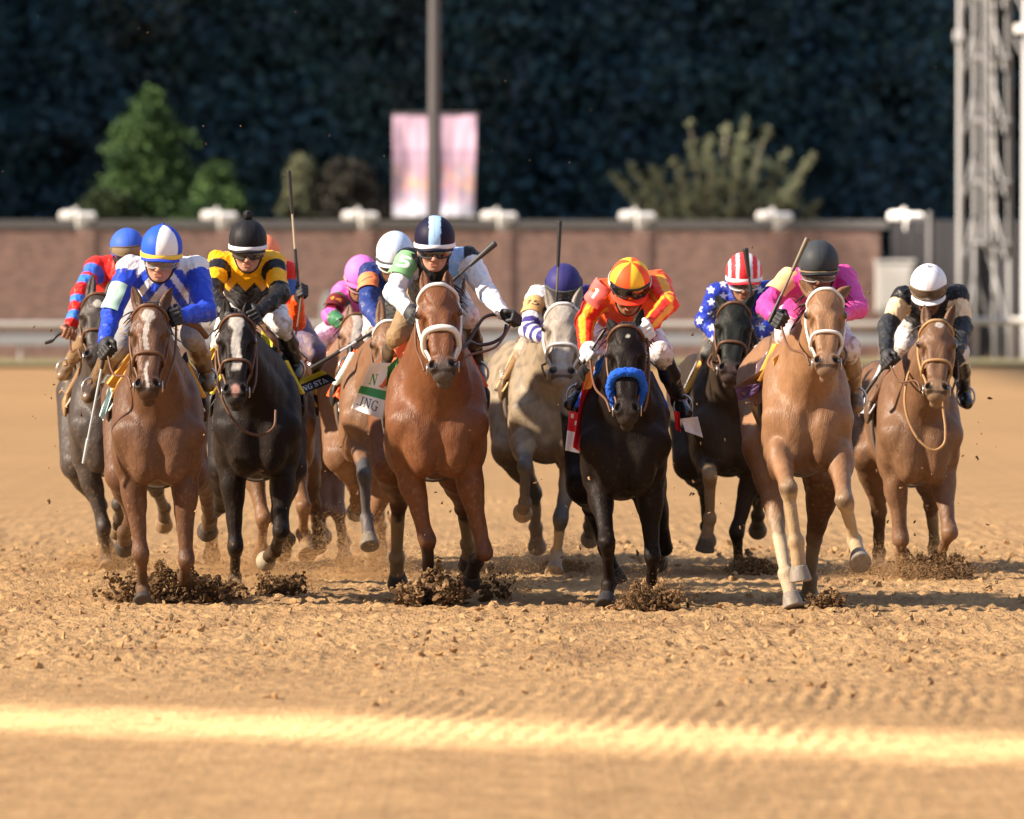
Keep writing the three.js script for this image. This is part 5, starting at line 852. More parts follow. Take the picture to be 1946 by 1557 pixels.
// ---------------------------------------------------------------- riders
const C = { blue: hex(0x2a4bc8), navy: hex(0x1c2350), white: [0.80, 0.80, 0.82], red: hex(0xe02a22), yellow: hex(0xf7b414), black: [0.014, 0.014, 0.016], orange: hex(0xf0591c), sky: hex(0x86b4ea), pink: hex(0xf070c8), hot: hex(0xdb4a9c), green: hex(0x3f7a55), maroon: hex(0x6d1220), purple: hex(0x33286e), cream: hex(0xe8c89a), peach: hex(0xf2c08a) };
const solid = (c) => () => c;
const quarter = (a, b, n, off = 0) => (phi) => (Math.floor((phi + off + Math.PI * 2) / (2 * Math.PI / n)) % 2 ? a : b);
const num = (bg, fg, s, o = {}) => (x, w, h) => { x.fillStyle = bg; x.fillRect(0, 0, w, h); if (o.edge) { x.strokeStyle = o.edge; x.lineWidth = 10; x.strokeRect(5, 5, w - 10, h - 10); } x.save(); x.translate(w / 2, h / 2); x.rotate(o.rot ?? 0); x.fillStyle = fg; x.font = `bold ${o.size ?? 130}px sans-serif`; x.textAlign = 'center'; x.textBaseline = 'middle'; x.scale(o.sx ?? 1, 1); x.fillText(s, 0, 0); x.restore(); };
const worn = (bg, fg) => (x, w, h) => { x.fillStyle = bg; x.fillRect(0, 0, w, h); x.globalAlpha = 0.5; x.fillStyle = fg; x.beginPath(); x.ellipse(w * 0.5, h * 0.45, 26, 40, 0.4, 0, 7); x.fill(); x.globalAlpha = 1; };
jockey({ id: 1, js: 1.04, label: 'person in blue silks with white cross stripes and blue and white cap', group: 'jockeys riding in the race', head: [307, 470], look: [8, -4, 4], SL: [246, 512], SR: [372, 512], EL: [212, 596, -1], WL: [200, 646, -1], ER: [392, 592, -1], WR: [345, 602, -1], skin: 'fair',
  silk: (r, t, u, v) => { if (r !== 'torso') return C.blue; if (v > 0.0 && Math.abs(u) > 0.09) return C.white; if (Math.abs(u) < 0.165 && v < 0.06) { const q = (Math.abs(u) + v * 0.75) / 0.115; return (q - Math.floor(q)) < 0.45 ? C.white : C.blue; } return C.blue; },
  cap: (p) => (p > -0.12 && p < 0.95 ? C.white : p < -1.2 || p > 0.95 ? C.blue : hex(0x2a5ad0)), brim: C.blue, band: hex(0xf0c850), goggles: { lens: M_LENS_CLEAR, frame: [0.3, 0.3, 0.3] }, pom: [C.blue, 0.008, 'button'],
  breeches: (c) => c.map((q) => q * 0.42), boot: [0.12, 0.07, 0.035], mud: 0.6, TL: [168, 752], AL: [182, 722], KL: [226, 660], KR: [366, 642], AR: [392, 706], TR: [396, 730],
  badge: { t: 0.75, draw: worn('#b9dccb', '#8fa89c'), h: 0.10, n: [-0.3, 0, 1], th: 0.7 } });
jockey({ id: 2, js: 0.98, label: 'person in red silks with blue banded sleeves and blue cap, at far left', group: 'jockeys riding in the race', head: [242, 470], look: [12, 8, -4], SL: [184, 508], SR: [268, 512], EL: [152, 560, -1], WL: [136, 618, -1], ER: [262, 580, -1], WR: [240, 610, -1], bare: ['L', 'R'], skin: 'tan', gripL: V(-1, 0.1, 0.3),
  silk: (r, t) => { if (r === 'torso') return C.red; if (t < 0.45) return hex(0x3f6fd8); return Math.floor(t / 0.27) % 2 ? C.red : hex(0x3f7fe0); },
  cap: solid(hex(0x3f66d0)), brim: hex(0x2a2a2a), goggles: { up: true, lens: std(hex(0x8a7a60), { roughness: 0.3 }), frame: hex(0x6a5c48) },
  TL: [118, 712], AL: [132, 690], KL: [176, 625], boot: [0.2, 0.13, 0.07], mud: 0.7, breeches: (c) => mixc(c, [0.4, 0.28, 0.17], 0.5) });
jockey({ id: 3, js: 1.0, label: 'person in yellow silks with black sleeves and black pompom cap with white band', group: 'jockeys riding in the race', head: [471, 456], look: [7, 0, 0], SL: [417, 500], SR: [519, 500], EL: [405, 556, -1], WL: [424, 592, -1], ER: [533, 560, -1], WR: [492, 592, -1], skin: 'fair',
  silk: (r, t, u, v) => { if (r !== 'torso') return t < 0.42 ? C.black : t < 0.78 ? C.yellow : C.black; return v < -0.155 + 0.06 * Math.abs(((u + 0.5) / 0.11) % 1 - 0.5) * 2 - 0.03 ? C.black : C.yellow; },
  cap: (p) => (Math.abs(((p + 7) * 6) % 1 - 0.5) < 0.06 ? [0.03, 0.03, 0.03] : C.black), brim: C.black, band: C.white, pom: [C.black, 0.034, 'pompom'], goggles: { lens: M_LENS_SMOKE, frame: [0.03, 0.03, 0.03] }, KR: [534, 616], AR: [562, 690], TR: [560, 712], KL: [424, 640] });
jockey({ id: 4, js: 0.98, label: 'person in orange and blue sleeves half hidden behind the yellow jockey, raising a whip', group: 'jockeys riding in the race', head: [500, 482], look: [12, 6, 4], SL: [462, 520], SR: [545, 518], EL: [440, 580, -1], WL: [450, 620, -1], ER: [563, 612, -1], WR: [566, 570, -1], gripR: V(-0.08, 1, 0), skin: 'tan',
  silk: (r, t) => { if (r === 'torso') return C.red; return t < 0.5 ? hex(0x3f6fc0) : t < 0.62 ? C.red : C.orange; },
  breeches: () => [0.13, 0.10, 0.18], cap: solid(hex(0xf08a60)), brim: hex(0xd06030) });
jockey({ id: 5, js: 1.02, label: 'person in black vest, white sleeves and green armband 5, reaching out on the central bay', group: 'jockeys riding in the race', head: [826, 452], look: [6, 0, 0], SL: [778, 496], SR: [890, 494], EL: [748, 556, -0.6], WL: [774, 588, -1], ER: [925, 556, -1], WR: [956, 594, -0.6], skin: 'fair', gripR: V(0.2, -0.4, 1),
  silk: (r, t, u, v, a, x, y, z) => { if (r !== 'torso' && t > 0.14) return mixc(C.white, C.sky, sst(0.1, 0.35, nz(x * 9, y * 9, z * 9)) * 0.8); if (u > 0.055 && u < 0.15 && v < 0.12) return v < -0.03 ? C.sky : mixc(C.sky, C.white, 0.2); return C.black; },
  cap: (p, y, x) => (Math.abs(x - 0.002) < 0.036 ? hex(0xa8d0f8) : hex(0x1a1830)), brim: hex(0x16162a), band: C.white, goggles: { lens: M_LENS_DARK, frame: [0.05, 0.05, 0.05] }, mud: 0.35, breeches: (c, x, y, z) => (x < -0.12 ? [0.30, 0.20, 0.10] : x > 0.16 && y < 0.42 ? [0.02, 0.02, 0.022] : c),
  KL: [756, 640], AL: [738, 700], TL: [717, 722], KR: [888, 600], AR: [906, 690], TR: [912, 722],
  badge: { t: 0.3, draw: num('#7cb77e', '#ffffff', '5', { size: 150 }), n: [-0.25, 0.1, 1], h: 0.088, r: 0.088 } });
jockey({ id: 6, js: 0.96, label: 'person in pink and green silks with maroon armband 14 and pink cap', group: 'jockeys riding in the race', head: [687, 520], look: [20, 10, 6], SL: [652, 556], SR: [724, 556], EL: [627, 602, -1], WL: [668, 622, -1], ER: [735, 610, -1], WR: [702, 625, -1], skin: 'tan',
  silk: (r, t) => { if (r === 'torso') return C.pink; return t < 0.3 ? C.pink : t < 0.52 ? C.green : t < 0.62 ? C.pink : t < 0.95 ? C.maroon : t < 1.12 ? C.pink : C.green; },
  cap: solid(hex(0xf47ed8)), brim: C.pink, goggles: { lens: M_LENS_SMOKE, frame: [0.6, 0.3, 0.3] }, badge: { t: 0.62, draw: num('#6d1a1c', '#f0a020', '14', { size: 105, sx: 0.85 }), n: [-0.2, 0, 1], h: 0.062 } });
jockey({ id: 7, js: 1.0, label: 'person in navy silks with orange armband and white cap, beside the central bay', group: 'jockeys riding in the race', head: [750, 478], look: [18, -6, 6], SL: [704, 520], SR: [796, 520], EL: [700, 582, -1], WL: [722, 618, -1], ER: [800, 580, -1], WR: [770, 612, -1], skin: 'brown',
  silk: (r, t, u, v, a, x, y, z) => (r === 'torso' ? (Math.abs(u) < 0.06 && v < 0.06 ? mixc(hex(0xd8e0e0), hex(0x7a9a90), sst(0, 0.3, nz(x * 30, y * 30, z * 30))) : hex(0x28356e)) : hex(0x2c3f80)),
  cap: (p) => (p > 0.15 ? hex(0xc8dcf4) : hex(0xe8eef6)), brim: hex(0xe8eef2), band: [0.06, 0.06, 0.07], bandTop: -0.038, goggles: { lens: M_LENS_SMOKE, frame: [0.6, 0.6, 0.6] }, mud: 0.1,
  hip: [748, 592, 0.9], KL: [710, 630], AL: [672, 686], TL: [650, 708],
  badge: { t: 0.42, draw: (x, w, h) => { x.fillStyle = '#f58a55'; x.fillRect(0, 0, w, h); x.save(); x.translate(w * 0.52, h * 0.5); x.rotate(-0.75); x.fillStyle = '#4a3a3a'; x.fillRect(-46, -9, 92, 18); x.restore(); }, n: [-0.2, 0, 1], h: 0.062 } });
jockey({ id: 8, js: 1.0, label: 'person in purple and white silks with tan armband 15, face behind the grey horse', group: 'jockeys riding in the race', head: [1071, 540], look: [34, 0, 0], SL: [1022, 566], SR: [1118, 566], EL: [1004, 628, -1], WL: [1034, 640, -1], ER: [1122, 628, -1], WR: [1092, 640, -1], skin: 'tan',
  silk: (r, t, u, v) => { if (r === 'torso') return u < -0.08 && v > -0.01 ? C.white : C.purple; return t < 0.3 ? C.purple : t < 0.55 ? C.black : Math.floor((t - 0.55) / 0.19) % 2 ? hex(0x443a80) : C.white; },
  cap: solid(hex(0x37346e)), brim: hex(0x2a2858), goggles: { up: true, lens: M_LENS_SMOKE, frame: [0.1, 0.1, 0.1] }, KL: [996, 668], AL: [976, 715], TL: [962, 726], boot: [0.3, 0.19, 0.10], bootTop: [0.33, 0.2, 0.1], mud: 0.7, breeches: (c, x, y) => mixc(c, [0.4, 0.27, 0.14], 0.75),
  badge: { t: 0.4, draw: num('#d6aa6c', '#3a2a2a', '15', { size: 105, sx: 0.9, rot: 0.15 }), n: [-0.25, 0, 1], h: 0.07 } });
jockey({ id: 9, js: 1.02, label: 'person in red and orange striped silks with quartered yellow red cap and white gloves', group: 'jockeys riding in the race', head: [1197, 534], look: [34, 0, 3], SL: [1146, 556], SR: [1250, 538], EL: [1112, 610, 0.3], WL: [1113, 656, -1], ER: [1270, 578, -1], WR: [1236, 618, -1], skin: 'tan', gloveMat: M_GLOVE_WHITE,
  silk: (r, t, u, v, a, x, y, z, ny) => { const red = hex(0xf03a26); if (r === 'torso') return hex(0xee5a2a); return Math.abs(a + (r === 'L' ? -0.35 : 0.5)) < 0.42 || Math.abs(a + (r === 'L' ? 1.2 : -1.2)) < 0.3 ? hex(0xf6a62e) : red; },
  cap: (p) => quarter(hex(0xf05a2c), hex(0xf8c83c), 8, 0.05)(p), brim: hex(0xee4a30), goggles: { up: true, lens: M_LENS_DARK, frame: [0.03, 0.02, 0.02], strap: [0.7, 0.68, 0.66] },
  KL: [1136, 680], AL: [1106, 738], TL: [1084, 766], KR: [1256, 668], AR: [1290, 756], TR: [1304, 784],
  badge: { t: 0.02, draw: num('#f06a66', '#ffffff', '1', { size: 120 }), n: [-0.3, 0.4, 1], h: 0.08, r: 0.088, th: 0.8 } });
jockey({ id: 10, js: 1.0, label: 'person in navy silks with white stars and red white striped cap', group: 'jockeys riding in the race', head: [1414, 517], look: [8, 0, 0], SL: [1366, 558], SR: [1462, 556], EL: [1338, 610, -1], WL: [1362, 640, -1], ER: [1484, 608, -1], WR: [1440, 636, -1], skin: 'tan', jh: 0.0075,
  silk: (r, t, u, v, a, x, y, z) => { const s = 0.085, X = x / s, Y = y / s, i = Math.floor(X), j = Math.floor(Y + (i & 1) * 0.5), cx = (i + 0.5) * s, cy = (j + 0.5 - (i & 1) * 0.5) * s, dx = x - cx, dy = y - cy, an = Math.atan2(dx, dy), rr = Math.hypot(dx, dy), k = Math.abs(((an / (2 * Math.PI / 5) + 10.5) % 1) - 0.5) * 2; return rr < 0.011 + 0.019 * Math.pow(1 - k, 1.2) ? C.white : hex(0x2438a0); },
  cap: (p, y, x) => (Math.abs(Math.abs(x) - 0.045) < 0.011 || Math.abs(Math.abs(x) - 0.1) < 0.008 ? C.white : hex(0xe83a40)), brim: hex(0xd83038), band: C.white, goggles: { lens: M_LENS_CLEAR, frame: [0.62, 0.62, 0.62] }, mud: 0.5, breeches: (c, x) => (x < -0.1 ? [0.10, 0.095, 0.09] : c), KL: [1350, 672], AL: [1335, 722], TL: [1318, 742] });
jockey({ id: 11, js: 1.0, label: 'person in hot pink silks and dark grey cap on the light chestnut horse', group: 'jockeys riding in the race', head: [1556, 498], look: [5, 0, 0], SL: [1502, 534], SR: [1604, 530], EL: [1456, 582, -0.5], WL: [1470, 600, -1], ER: [1632, 586, -1], WR: [1596, 600, -1], gripL: V(0.45, 0.9, 0), skin: 'brown',
  silk: () => C.hot,
  cap: solid(hex(0x3c4044)), brim: hex(0x303438), band: hex(0x8a7458), bandTop: -0.042, goggles: { lens: M_LENS_SMOKE, frame: [0.3, 0.28, 0.26] }, KL: [1496, 634], AL: [1474, 690], TL: [1460, 708], KR: [1614, 660], AR: [1624, 740], TR: [1630, 770], boot: [0.26, 0.16, 0.085], mud: 0.75,
  breeches: (c) => mixc(c, [0.78, 0.66, 0.72], 0.5), badge: { t: 0.25, draw: worn('#efc48c', '#e2ab6e'), n: [-0.5, 0.2, 1], h: 0.09, r: 0.085 } });
jockey({ id: 12, js: 1.0, label: 'person in black silks with cream sleeves and white cap, rightmost rider', group: 'jockeys riding in the race', head: [1765, 541], look: [30, -6, 0], SL: [1716, 568], SR: [1820, 564], EL: [1686, 622, -0.6], WL: [1684, 668, -1], ER: [1832, 628, -0.6], WR: [1818, 668, -1], skin: 'brown',
  silk: (r, t) => (r === 'torso' ? C.black : t < 0.22 ? C.black : t < 0.72 ? C.cream.map((q) => q * 0.95 + 0.05) : [0.03, 0.033, 0.036]),
  cap: (p) => (Math.abs(p - 0.1) < 0.05 ? hex(0xf6d8d4) : [0.82, 0.82, 0.86]), brim: [0.8, 0.8, 0.82], goggles: { up: true, lens: std(hex(0x5a4a3c), { roughness: 0.25 }), frame: hex(0x7a6a54) }, pom: [C.white, 0.011, 'button'], hip: [1748, 598, 0.9], KL: [1722, 652], AL: [1700, 714], TL: [1684, 736], KR: [1822, 670], AR: [1832, 740], TR: [1838, 764] });
// ---------------------------------------------------------------- saddles, cloths, straps, whips
function flap(id, name, q, dz, m, o = {}) {
  const H = HORSES[id], c = q.map(([x, y, z]) => H.l(P(x, y, H.D + dz + (z ?? 0)))), mat = Array.isArray(m) ? std(m, { roughness: o.rough ?? 0.6, side: THREE.DoubleSide }) : m;
  return mesh(name, cloth(c[0], c[1], c[2], c[3], { fold: 0.008, bulge: 0.02, t: 0.008, ph: id, waves: 7, ...o }), mat, H.g);
}
const printed = (w, h, f) => new THREE.MeshPhysicalMaterial({ map: print(w, h, f), roughness: 0.6, side: THREE.DoubleSide });
function saddle(id, col, clothCol, padCol) {
  const H = HORSES[id], { A, wh, bh, s } = H, f = new Field(A(0, wh - 0.6, 0.5).subScalar(0.6), A(0, wh + 0.1, 1.1).addScalar(0.6), 0.016), B3 = [H.R, V(0, 1, 0), H.F];
  f.el(A(0, wh - 0.01 * s, 0.86), 0.14 * s, 0.045, 0.24 * s, 0.03, B3); f.rc(A(-0.1, wh + 0.02, 0.66), 0.03, A(0.1, wh + 0.02, 0.66), 0.03, 0.04); f.rc(A(-0.1, wh + 0.03, 1.08), 0.025, A(0.1, wh + 0.03, 1.08), 0.025, 0.04);
  for (const sd of [-1, 1]) { f.rc(A(0.17 * sd, wh - 0.07, 0.78), 0.09 * s, A(0.285 * sd, wh - 0.30 * s, 0.72), 0.10 * s, 0.03, [H.R, 4.5]); }
  mesh('saddle', f.mesh(), std(col, { roughness: 0.5 }), H.g);
  for (const sd of [-1, 1]) { const c = [A(0.13 * sd, wh - 0.03, 0.52), A(0.13 * sd, wh - 0.03, 1.2), A(0.285 * sd, bh + 0.44 * s, 1.22), A(0.285 * sd, bh + 0.44 * s, 0.62)]; if (sd < 0) c.reverse(); mesh('saddle_cloth', cloth(c[0], c[1], c[2], c[3], { bulge: 0.075, fold: 0.006, t: 0.012 }), std(clothCol, { roughness: 0.7, side: THREE.DoubleSide }), H.g);
    const q = [A(0.16 * sd, wh - 0.05, 0.50), A(0.18 * sd, wh - 0.05, 0.58), A(0.285 * sd, bh + 0.52 * s, 0.64), A(0.275 * sd, bh + 0.52 * s, 0.55)]; if (sd < 0) q.reverse(); mesh('saddle_pad', cloth(q[0], q[1], q[2], q[3], { bulge: 0.06, t: 0.02 }), std(padCol, { roughness: 0.8, side: THREE.DoubleSide }), H.g); }
  const gp = []; for (let i = 0; i <= 20; i++) { const a = lerp(-2.3, 2.3, i / 20); gp.push(A(Math.sin(a) * 0.262, bh + 0.385 * s - Math.cos(a) * 0.395 * s, 0.66)); } mesh('girth', tube(gp, 0.014, { n: 50 }), std([0.10, 0.08, 0.065], { roughness: 0.8 }), H.g);
}
const GOLD = hex(0xd9a23c), TANC = [0.33, 0.20, 0.09];
saddle(1, [0.03, 0.02, 0.015], hex(0xcfe0dc), GOLD); saddle(2, TANC, [0.62, 0.56, 0.46], TANC); saddle(3, [0.02, 0.02, 0.02], [0.02, 0.02, 0.022], hex(0xe6c83a)); saddle(4, [0.05, 0.03, 0.02], C.yellow, GOLD); saddle(5, [0.02, 0.018, 0.016], [0.76, 0.76, 0.74], hex(0xe8784a)); saddle(6, [0.1, 0.06, 0.04], [0.7, 0.6, 0.52], hex(0xe89a58)); saddle(7, [0.02, 0.02, 0.02], hex(0xf05f22), hex(0xd6eee2)); saddle(8, [0.15, 0.09, 0.05], hex(0xe0c48e), TANC); saddle(9, [0.02, 0.018, 0.018], hex(0xd8222a), hex(0x2a5ac8)); saddle(10, [0.05, 0.03, 0.02], [0.5, 0.48, 0.46], hex(0xe0ac4c)); saddle(11, [0.12, 0.065, 0.035], hex(0x4a3a58), hex(0xd8a348)); saddle(12, [0.12, 0.07, 0.04], [0.5, 0.5, 0.56], [0.17, 0.09, 0.05]);
// cloths and pads that show in front of the riders' legs
flap(1, 'pad_edge', [[250, 664], [262, 678], [214, 742], [202, 728]], 0.42, GOLD); flap(1, 'cloth_edge', [[208, 728], [216, 740], [196, 800], [188, 790]], 0.44, hex(0xbfe0e2));
flap(2, 'pad_edge', [[158, 655], [170, 662], [150, 765], [140, 755]], 0.4, TANC); flap(2, 'cloth_corner', [[120, 722], [137, 726], [136, 749], [116, 745]], 0.95, [0.76, 0.76, 0.74]);
flap(3, 'pad_edge', [[497, 628], [519, 652], [516, 680], [497, 655]], 0.42, hex(0xd9d23a)); flap(3, 'pad_edge', [[402, 660], [412, 664], [393, 706], [384, 700]], 0.42, hex(0xe8bc30));
flap(3, 'saddle_cloth_flap', [[568, 722], [612, 704], [641, 723], [570, 752]], 0.8, printed(320, 128, (x, w, h) => { x.fillStyle = '#12121c'; x.fillRect(0, 0, w, h); x.fillStyle = '#b8a824'; x.fillRect(0, 0, w, h * 0.34); x.fillStyle = '#c8c8d2'; x.font = 'bold 62px serif'; x.textBaseline = 'middle'; x.fillText('NG STA', 26, h * 0.68); }), { fold: 0.012, bulge: 0.05 });
flap(3, 'cloth_tassel', [[555, 730], [566, 728], [560, 776], [556, 774]], 0.82, hex(0xc8b428));
flap(5, 'pad_edge', [[748, 664], [790, 640], [794, 652], [758, 682]], 0.36, hex(0xec7a50)); flap(5, 'pad_edge', [[736, 698], [758, 676], [756, 700], [734, 738]], 0.40, hex(0x2f7f4a));
flap(5, 'number_cloth', [[704, 690], [744, 690], [728, 798], [667, 776]], 0.62, printed(256, 320, (x, w, h) => { x.fillStyle = '#f2f2ee'; x.fillRect(0, 0, w, h); x.fillStyle = '#3f9a5c'; x.fillRect(0, h * 0.50, w, h * 0.16); x.fillStyle = '#3f9a5c'; x.font = 'bold 96px serif'; x.fillText('N', 60, h * 0.44); x.fillStyle = '#3a3a38'; x.font = '84px serif'; x.fillText('.ING', 20, h * 0.90); }), { fold: 0.012, bulge: 0.04 });
flap(7, 'saddle_cloth_flap', [[672, 664], [690, 676], [668, 782], [637, 752]], 0.62, hex(0xf2692c), { fold: 0.012, bulge: 0.06 }); flap(7, 'pad_edge', [[712, 628], [722, 640], [690, 684], [680, 676]], 0.4, hex(0xd8f0e4)); flap(7, 'cloth_corner', [[642, 764], [666, 778], [664, 792], [643, 782]], 0.64, [0.7, 0.7, 0.7]);
flap(6, 'leg_wrap', [[594, 748], [612, 755], [625, 790], [612, 796]], 0.7, hex(0xf2c81e), { bulge: 0.06 }); flap(6, 'pad_edge', [[654, 628], [664, 640], [612, 692], [600, 684]], 0.42, hex(0xf0b888));
flap(8, 'pad_edge', [[1002, 672], [1022, 662], [986, 790], [972, 772]], 0.42, TANC, { bulge: 0.05 }); flap(8, 'number_cloth', [[950, 704], [986, 716], [978, 776], [950, 762]], 0.85, printed(128, 160, (x, w, h) => { x.fillStyle = '#e2c896'; x.fillRect(0, 0, w, h); x.fillStyle = '#8a6a48'; x.fillRect(0, h * 0.58, w, h * 0.3); x.fillStyle = '#f2e6cc'; x.font = 'bold 58px serif'; x.fillText('LO', 18, h * 0.85); }));
flap(9, 'pad_edge', [[1132, 690], [1154, 668], [1160, 682], [1126, 720]], 0.24, hex(0x2f74d8)); flap(9, 'pad_edge', [[1114, 712], [1132, 694], [1124, 738], [1108, 742]], 0.26, hex(0xf0a04a)); flap(9, 'saddle_cloth_flap', [[1108, 726], [1130, 708], [1114, 866], [1088, 850]], 0.34, hex(0xd8202a), { bulge: 0.04 }); flap(9, 'number_cloth', [[1082, 780], [1104, 786], [1102, 862], [1074, 856]], 0.44, printed(64, 128, (x, w, h) => { x.fillStyle = '#d82a34'; x.fillRect(0, 0, w, h / 2); x.fillStyle = '#f4f4f4'; x.fillRect(0, h / 2, w, h / 2); x.fillRect(12, 8, 14, 14); x.fillRect(34, 28, 14, 14); }));
flap(9, 'cloth_corner', [[1294, 796], [1326, 792], [1336, 832], [1302, 820]], 0.7, [0.78, 0.78, 0.8]); flap(9, 'saddle_cloth_flap', [[1280, 780], [1292, 784], [1294, 822], [1284, 816]], 0.55, hex(0xc01c26));
flap(10, 'pad_edge', [[1344, 714], [1372, 686], [1378, 696], [1350, 734]], 0.4, hex(0xe0a848)); flap(10, 'leg_wrap', [[1334, 674], [1356, 682], [1352, 706], [1332, 700]], 0.5, hex(0xd87a48));
flap(11, 'pad_edge', [[1468, 682], [1510, 654], [1494, 694], [1474, 714]], 0.30, hex(0xd8a042)); flap(11, 'saddle_cloth_flap', [[1394, 736], [1470, 690], [1474, 748], [1440, 772]], 0.6, hex(0x6a5348), { fold: 0.02, bulge: 0.05, waves: 5 }); flap(11, 'cloth_edge', [[1396, 738], [1446, 728], [1440, 748], [1404, 762]], 0.57, hex(0x4e3460), { fold: 0.015 }); flap(11, 'cloth_corner', [[1438, 692], [1462, 664], [1456, 704], [1434, 718]], 0.7, hex(0xe6dcf0)); flap(11, 'girth_end', [[1424, 772], [1440, 768], [1466, 840], [1458, 850]], 0.75, [0.40, 0.29, 0.17]);
flap(12, 'pad_edge', [[1718, 690], [1732, 682], [1682, 790], [1668, 786]], 0.42, [0.20, 0.11, 0.06]); flap(12, 'cloth_corner', [[1646, 758], [1664, 764], [1660, 800], [1644, 792]], 0.9, printed(64, 96, (x, w, h) => { x.fillStyle = '#e6e6ea'; x.fillRect(0, 0, w, h); x.fillStyle = '#4a5a78'; x.fillRect(0, h * 0.35, w, h * 0.35); }));
// fleece noseband of the black horse
{ const H = HORSES[9], g = tube(ringPts(H, 0.345, 0.12, 0.014, 26), 0.028, { closed: true, n: 120, seg: 22 }), p = g.attributes.position, n = g.attributes.normal; for (let i = 0; i < p.count; i++) { const k = 0.008 * nz(p.getX(i) * 70, p.getY(i) * 70, p.getZ(i) * 70) + 0.004 * nz(p.getX(i) * 160, p.getY(i) * 160, p.getZ(i) * 160); p.setXYZ(i, p.getX(i) + n.getX(i) * k, p.getY(i) + n.getY(i) * k, p.getZ(i) + n.getZ(i) * k); } g.computeVertexNormals(); const m = std(hex(0x1458c8), { roughness: 0.95, sheen: 1, sheenRoughness: 0.6 }); m.sheenColor.setRGB(0.3, 0.5, 1); mesh('fleece_noseband', g, m, H.g); }
const rope = (id, name, pts, r, mat) => { const H = HORSES[id]; return mesh(name, tube(pts.map(([x, y, z]) => H.l(P(x, y, H.D + z))), r, { n: 60 }), mat, H.g); };
rope(12, 'martingale', [[1738, 690, 0.1], [1724, 720, -0.1], [1720, 770, -0.14], [1732, 812, -0.15], [1752, 842, -0.16], [1776, 856, -0.16], [1794, 844, -0.15], [1797, 816, -0.14], [1793, 780, -0.12], [1790, 740, -0.1]], 0.009, M_LEATHER_TAN);
rope(3, 'loose_rein', [[410, 668, 0.0], [411, 700, -0.12], [420, 752, -0.15], [442, 796, -0.17], [470, 822, -0.18], [500, 826, -0.18], [520, 812, -0.16], [524, 780, -0.1]], 0.009, M_LEATHER_BROWN);
rope(5, 'loose_rein', [[962, 618, 0.3], [958, 636, 0.25], [940, 650, 0.2], [912, 656, 0.1], [892, 650, -0.1], [872, 668, -0.3]], 0.011, M_LEATHER_BLACK);
rope(5, 'loose_rein', [[956, 604, 0.3], [940, 598, 0.28], [920, 604, 0.22], [904, 626, 0.12], [890, 650, 0.0], [874, 668, -0.3]], 0.011, M_LEATHER_BLACK);
rope(1, 'loose_rein', [[328, 604, 0.1], [352, 612, 0.12], [376, 622, 0.2], [392, 640, 0.3]], 0.020, M_LEATHER_BROWN);
rope(10, 'loose_rein', [[1362, 664, 0.1], [1352, 676, 0.05], [1346, 690, 0.0], [1356, 700, -0.1], [1370, 692, -0.3]], 0.009, M_LEATHER_BROWN);
// whips
const wh = (label, id, a, b, dz, o) => { const D = HORSES[id].D; return whip(label, P(a[0], a[1], D + dz), P(b[0], b[1], D + dz + (o?.dz ?? 0)), o); };
const gripD = (id, k) => -RIDERS[id].hands[k].grip.z - HORSES[id].D;
const WHITE_WHIP = std([0.46, 0.52, 0.56], { roughness: 0.4 }), OLIVE_WHIP = std([0.14, 0.11, 0.07], { roughness: 0.5 });
wh('long white and black whip hanging from the blue sleeved jockey', 1, [202, 655], [158, 880], gripD(1, 'L'), { shaft: WHITE_WHIP, popper: WHITE_WHIP, split: 0.2, flap: 0.8, rt: 0.01, dz: 0.25 });
{ const D = HORSES[2].D + gripD(2, 'L'), o = P(136, 634, D), g = thing('whip', 'short black bent whip in the bare hand of the red and blue jockey', 'whip', o, 'riding whips of the jockeys'); const pts = [[140, 644], [130, 638], [118, 634], [108, 638], [98, 648], [86, 652]].map(([x, y]) => P(x, y, D).sub(o)); mesh('shaft', tube(pts, 0.011), M_WHIP, g); mesh('popper', stick(pts[4], 0.013, pts[5], 0.010, 8), M_WHIP, g); }
wh('tall upright black and tan whip raised beside the black pompom cap', 4, [570, 590], [549, 326], gripD(4, 'R'), { shaft: std([0.45, 0.38, 0.26], { roughness: 0.5 }), split: 0.44, flap: 0.70, rt: 0.016 });
wh('dark whip slanting up beside the mane of the bay with white noseband', 5, [855, 538], [940, 463], 0.1, { split: 0.2, flap: 0.45, rt: 0.022, popper: std([0.045, 0.043, 0.04], { roughness: 0.5 }) });
wh('dark whip with pale band lying between the pink and orange saddlecloths', 7, [724, 622], [592, 700], 0.2, { split: 0.35, flap: 0.6, shaft: WHITE_WHIP, rt: 0.016 });
wh('upright black whip in front of the purple cap', 8, [1057, 590], [1064, 422], 0.0, { split: 0.2, flap: 0.5, rt: 0.017, shaft: OLIVE_WHIP });
wh('black whip held in the white glove of the red and yellow jockey', 9, [1108, 690], [1150, 626], gripD(9, 'L') - 0.02, { split: 0.35, flap: 0.7, rt: 0.011 });
wh('black whip standing upright in front of the red and white striped cap', 10, [1428, 560], [1417, 474], 0.02, { split: 0.25, flap: 0.4, rt: 0.021, r0: 0.014 });
wh('brown whip slanting up from the glove of the pink jockey', 11, [1462, 612], [1534, 454], gripD(11, 'L'), { split: 0.3, flap: 0.62, rt: 0.016, shaft: OLIVE_WHIP, popper: OLIVE_WHIP });
wh('dark whip pointing down and left below the white capped jockey', 12, [1690, 684], [1642, 752], gripD(12, 'L'), { split: 0.3, flap: 0.5, rt: 0.014, dz: 0.1 });
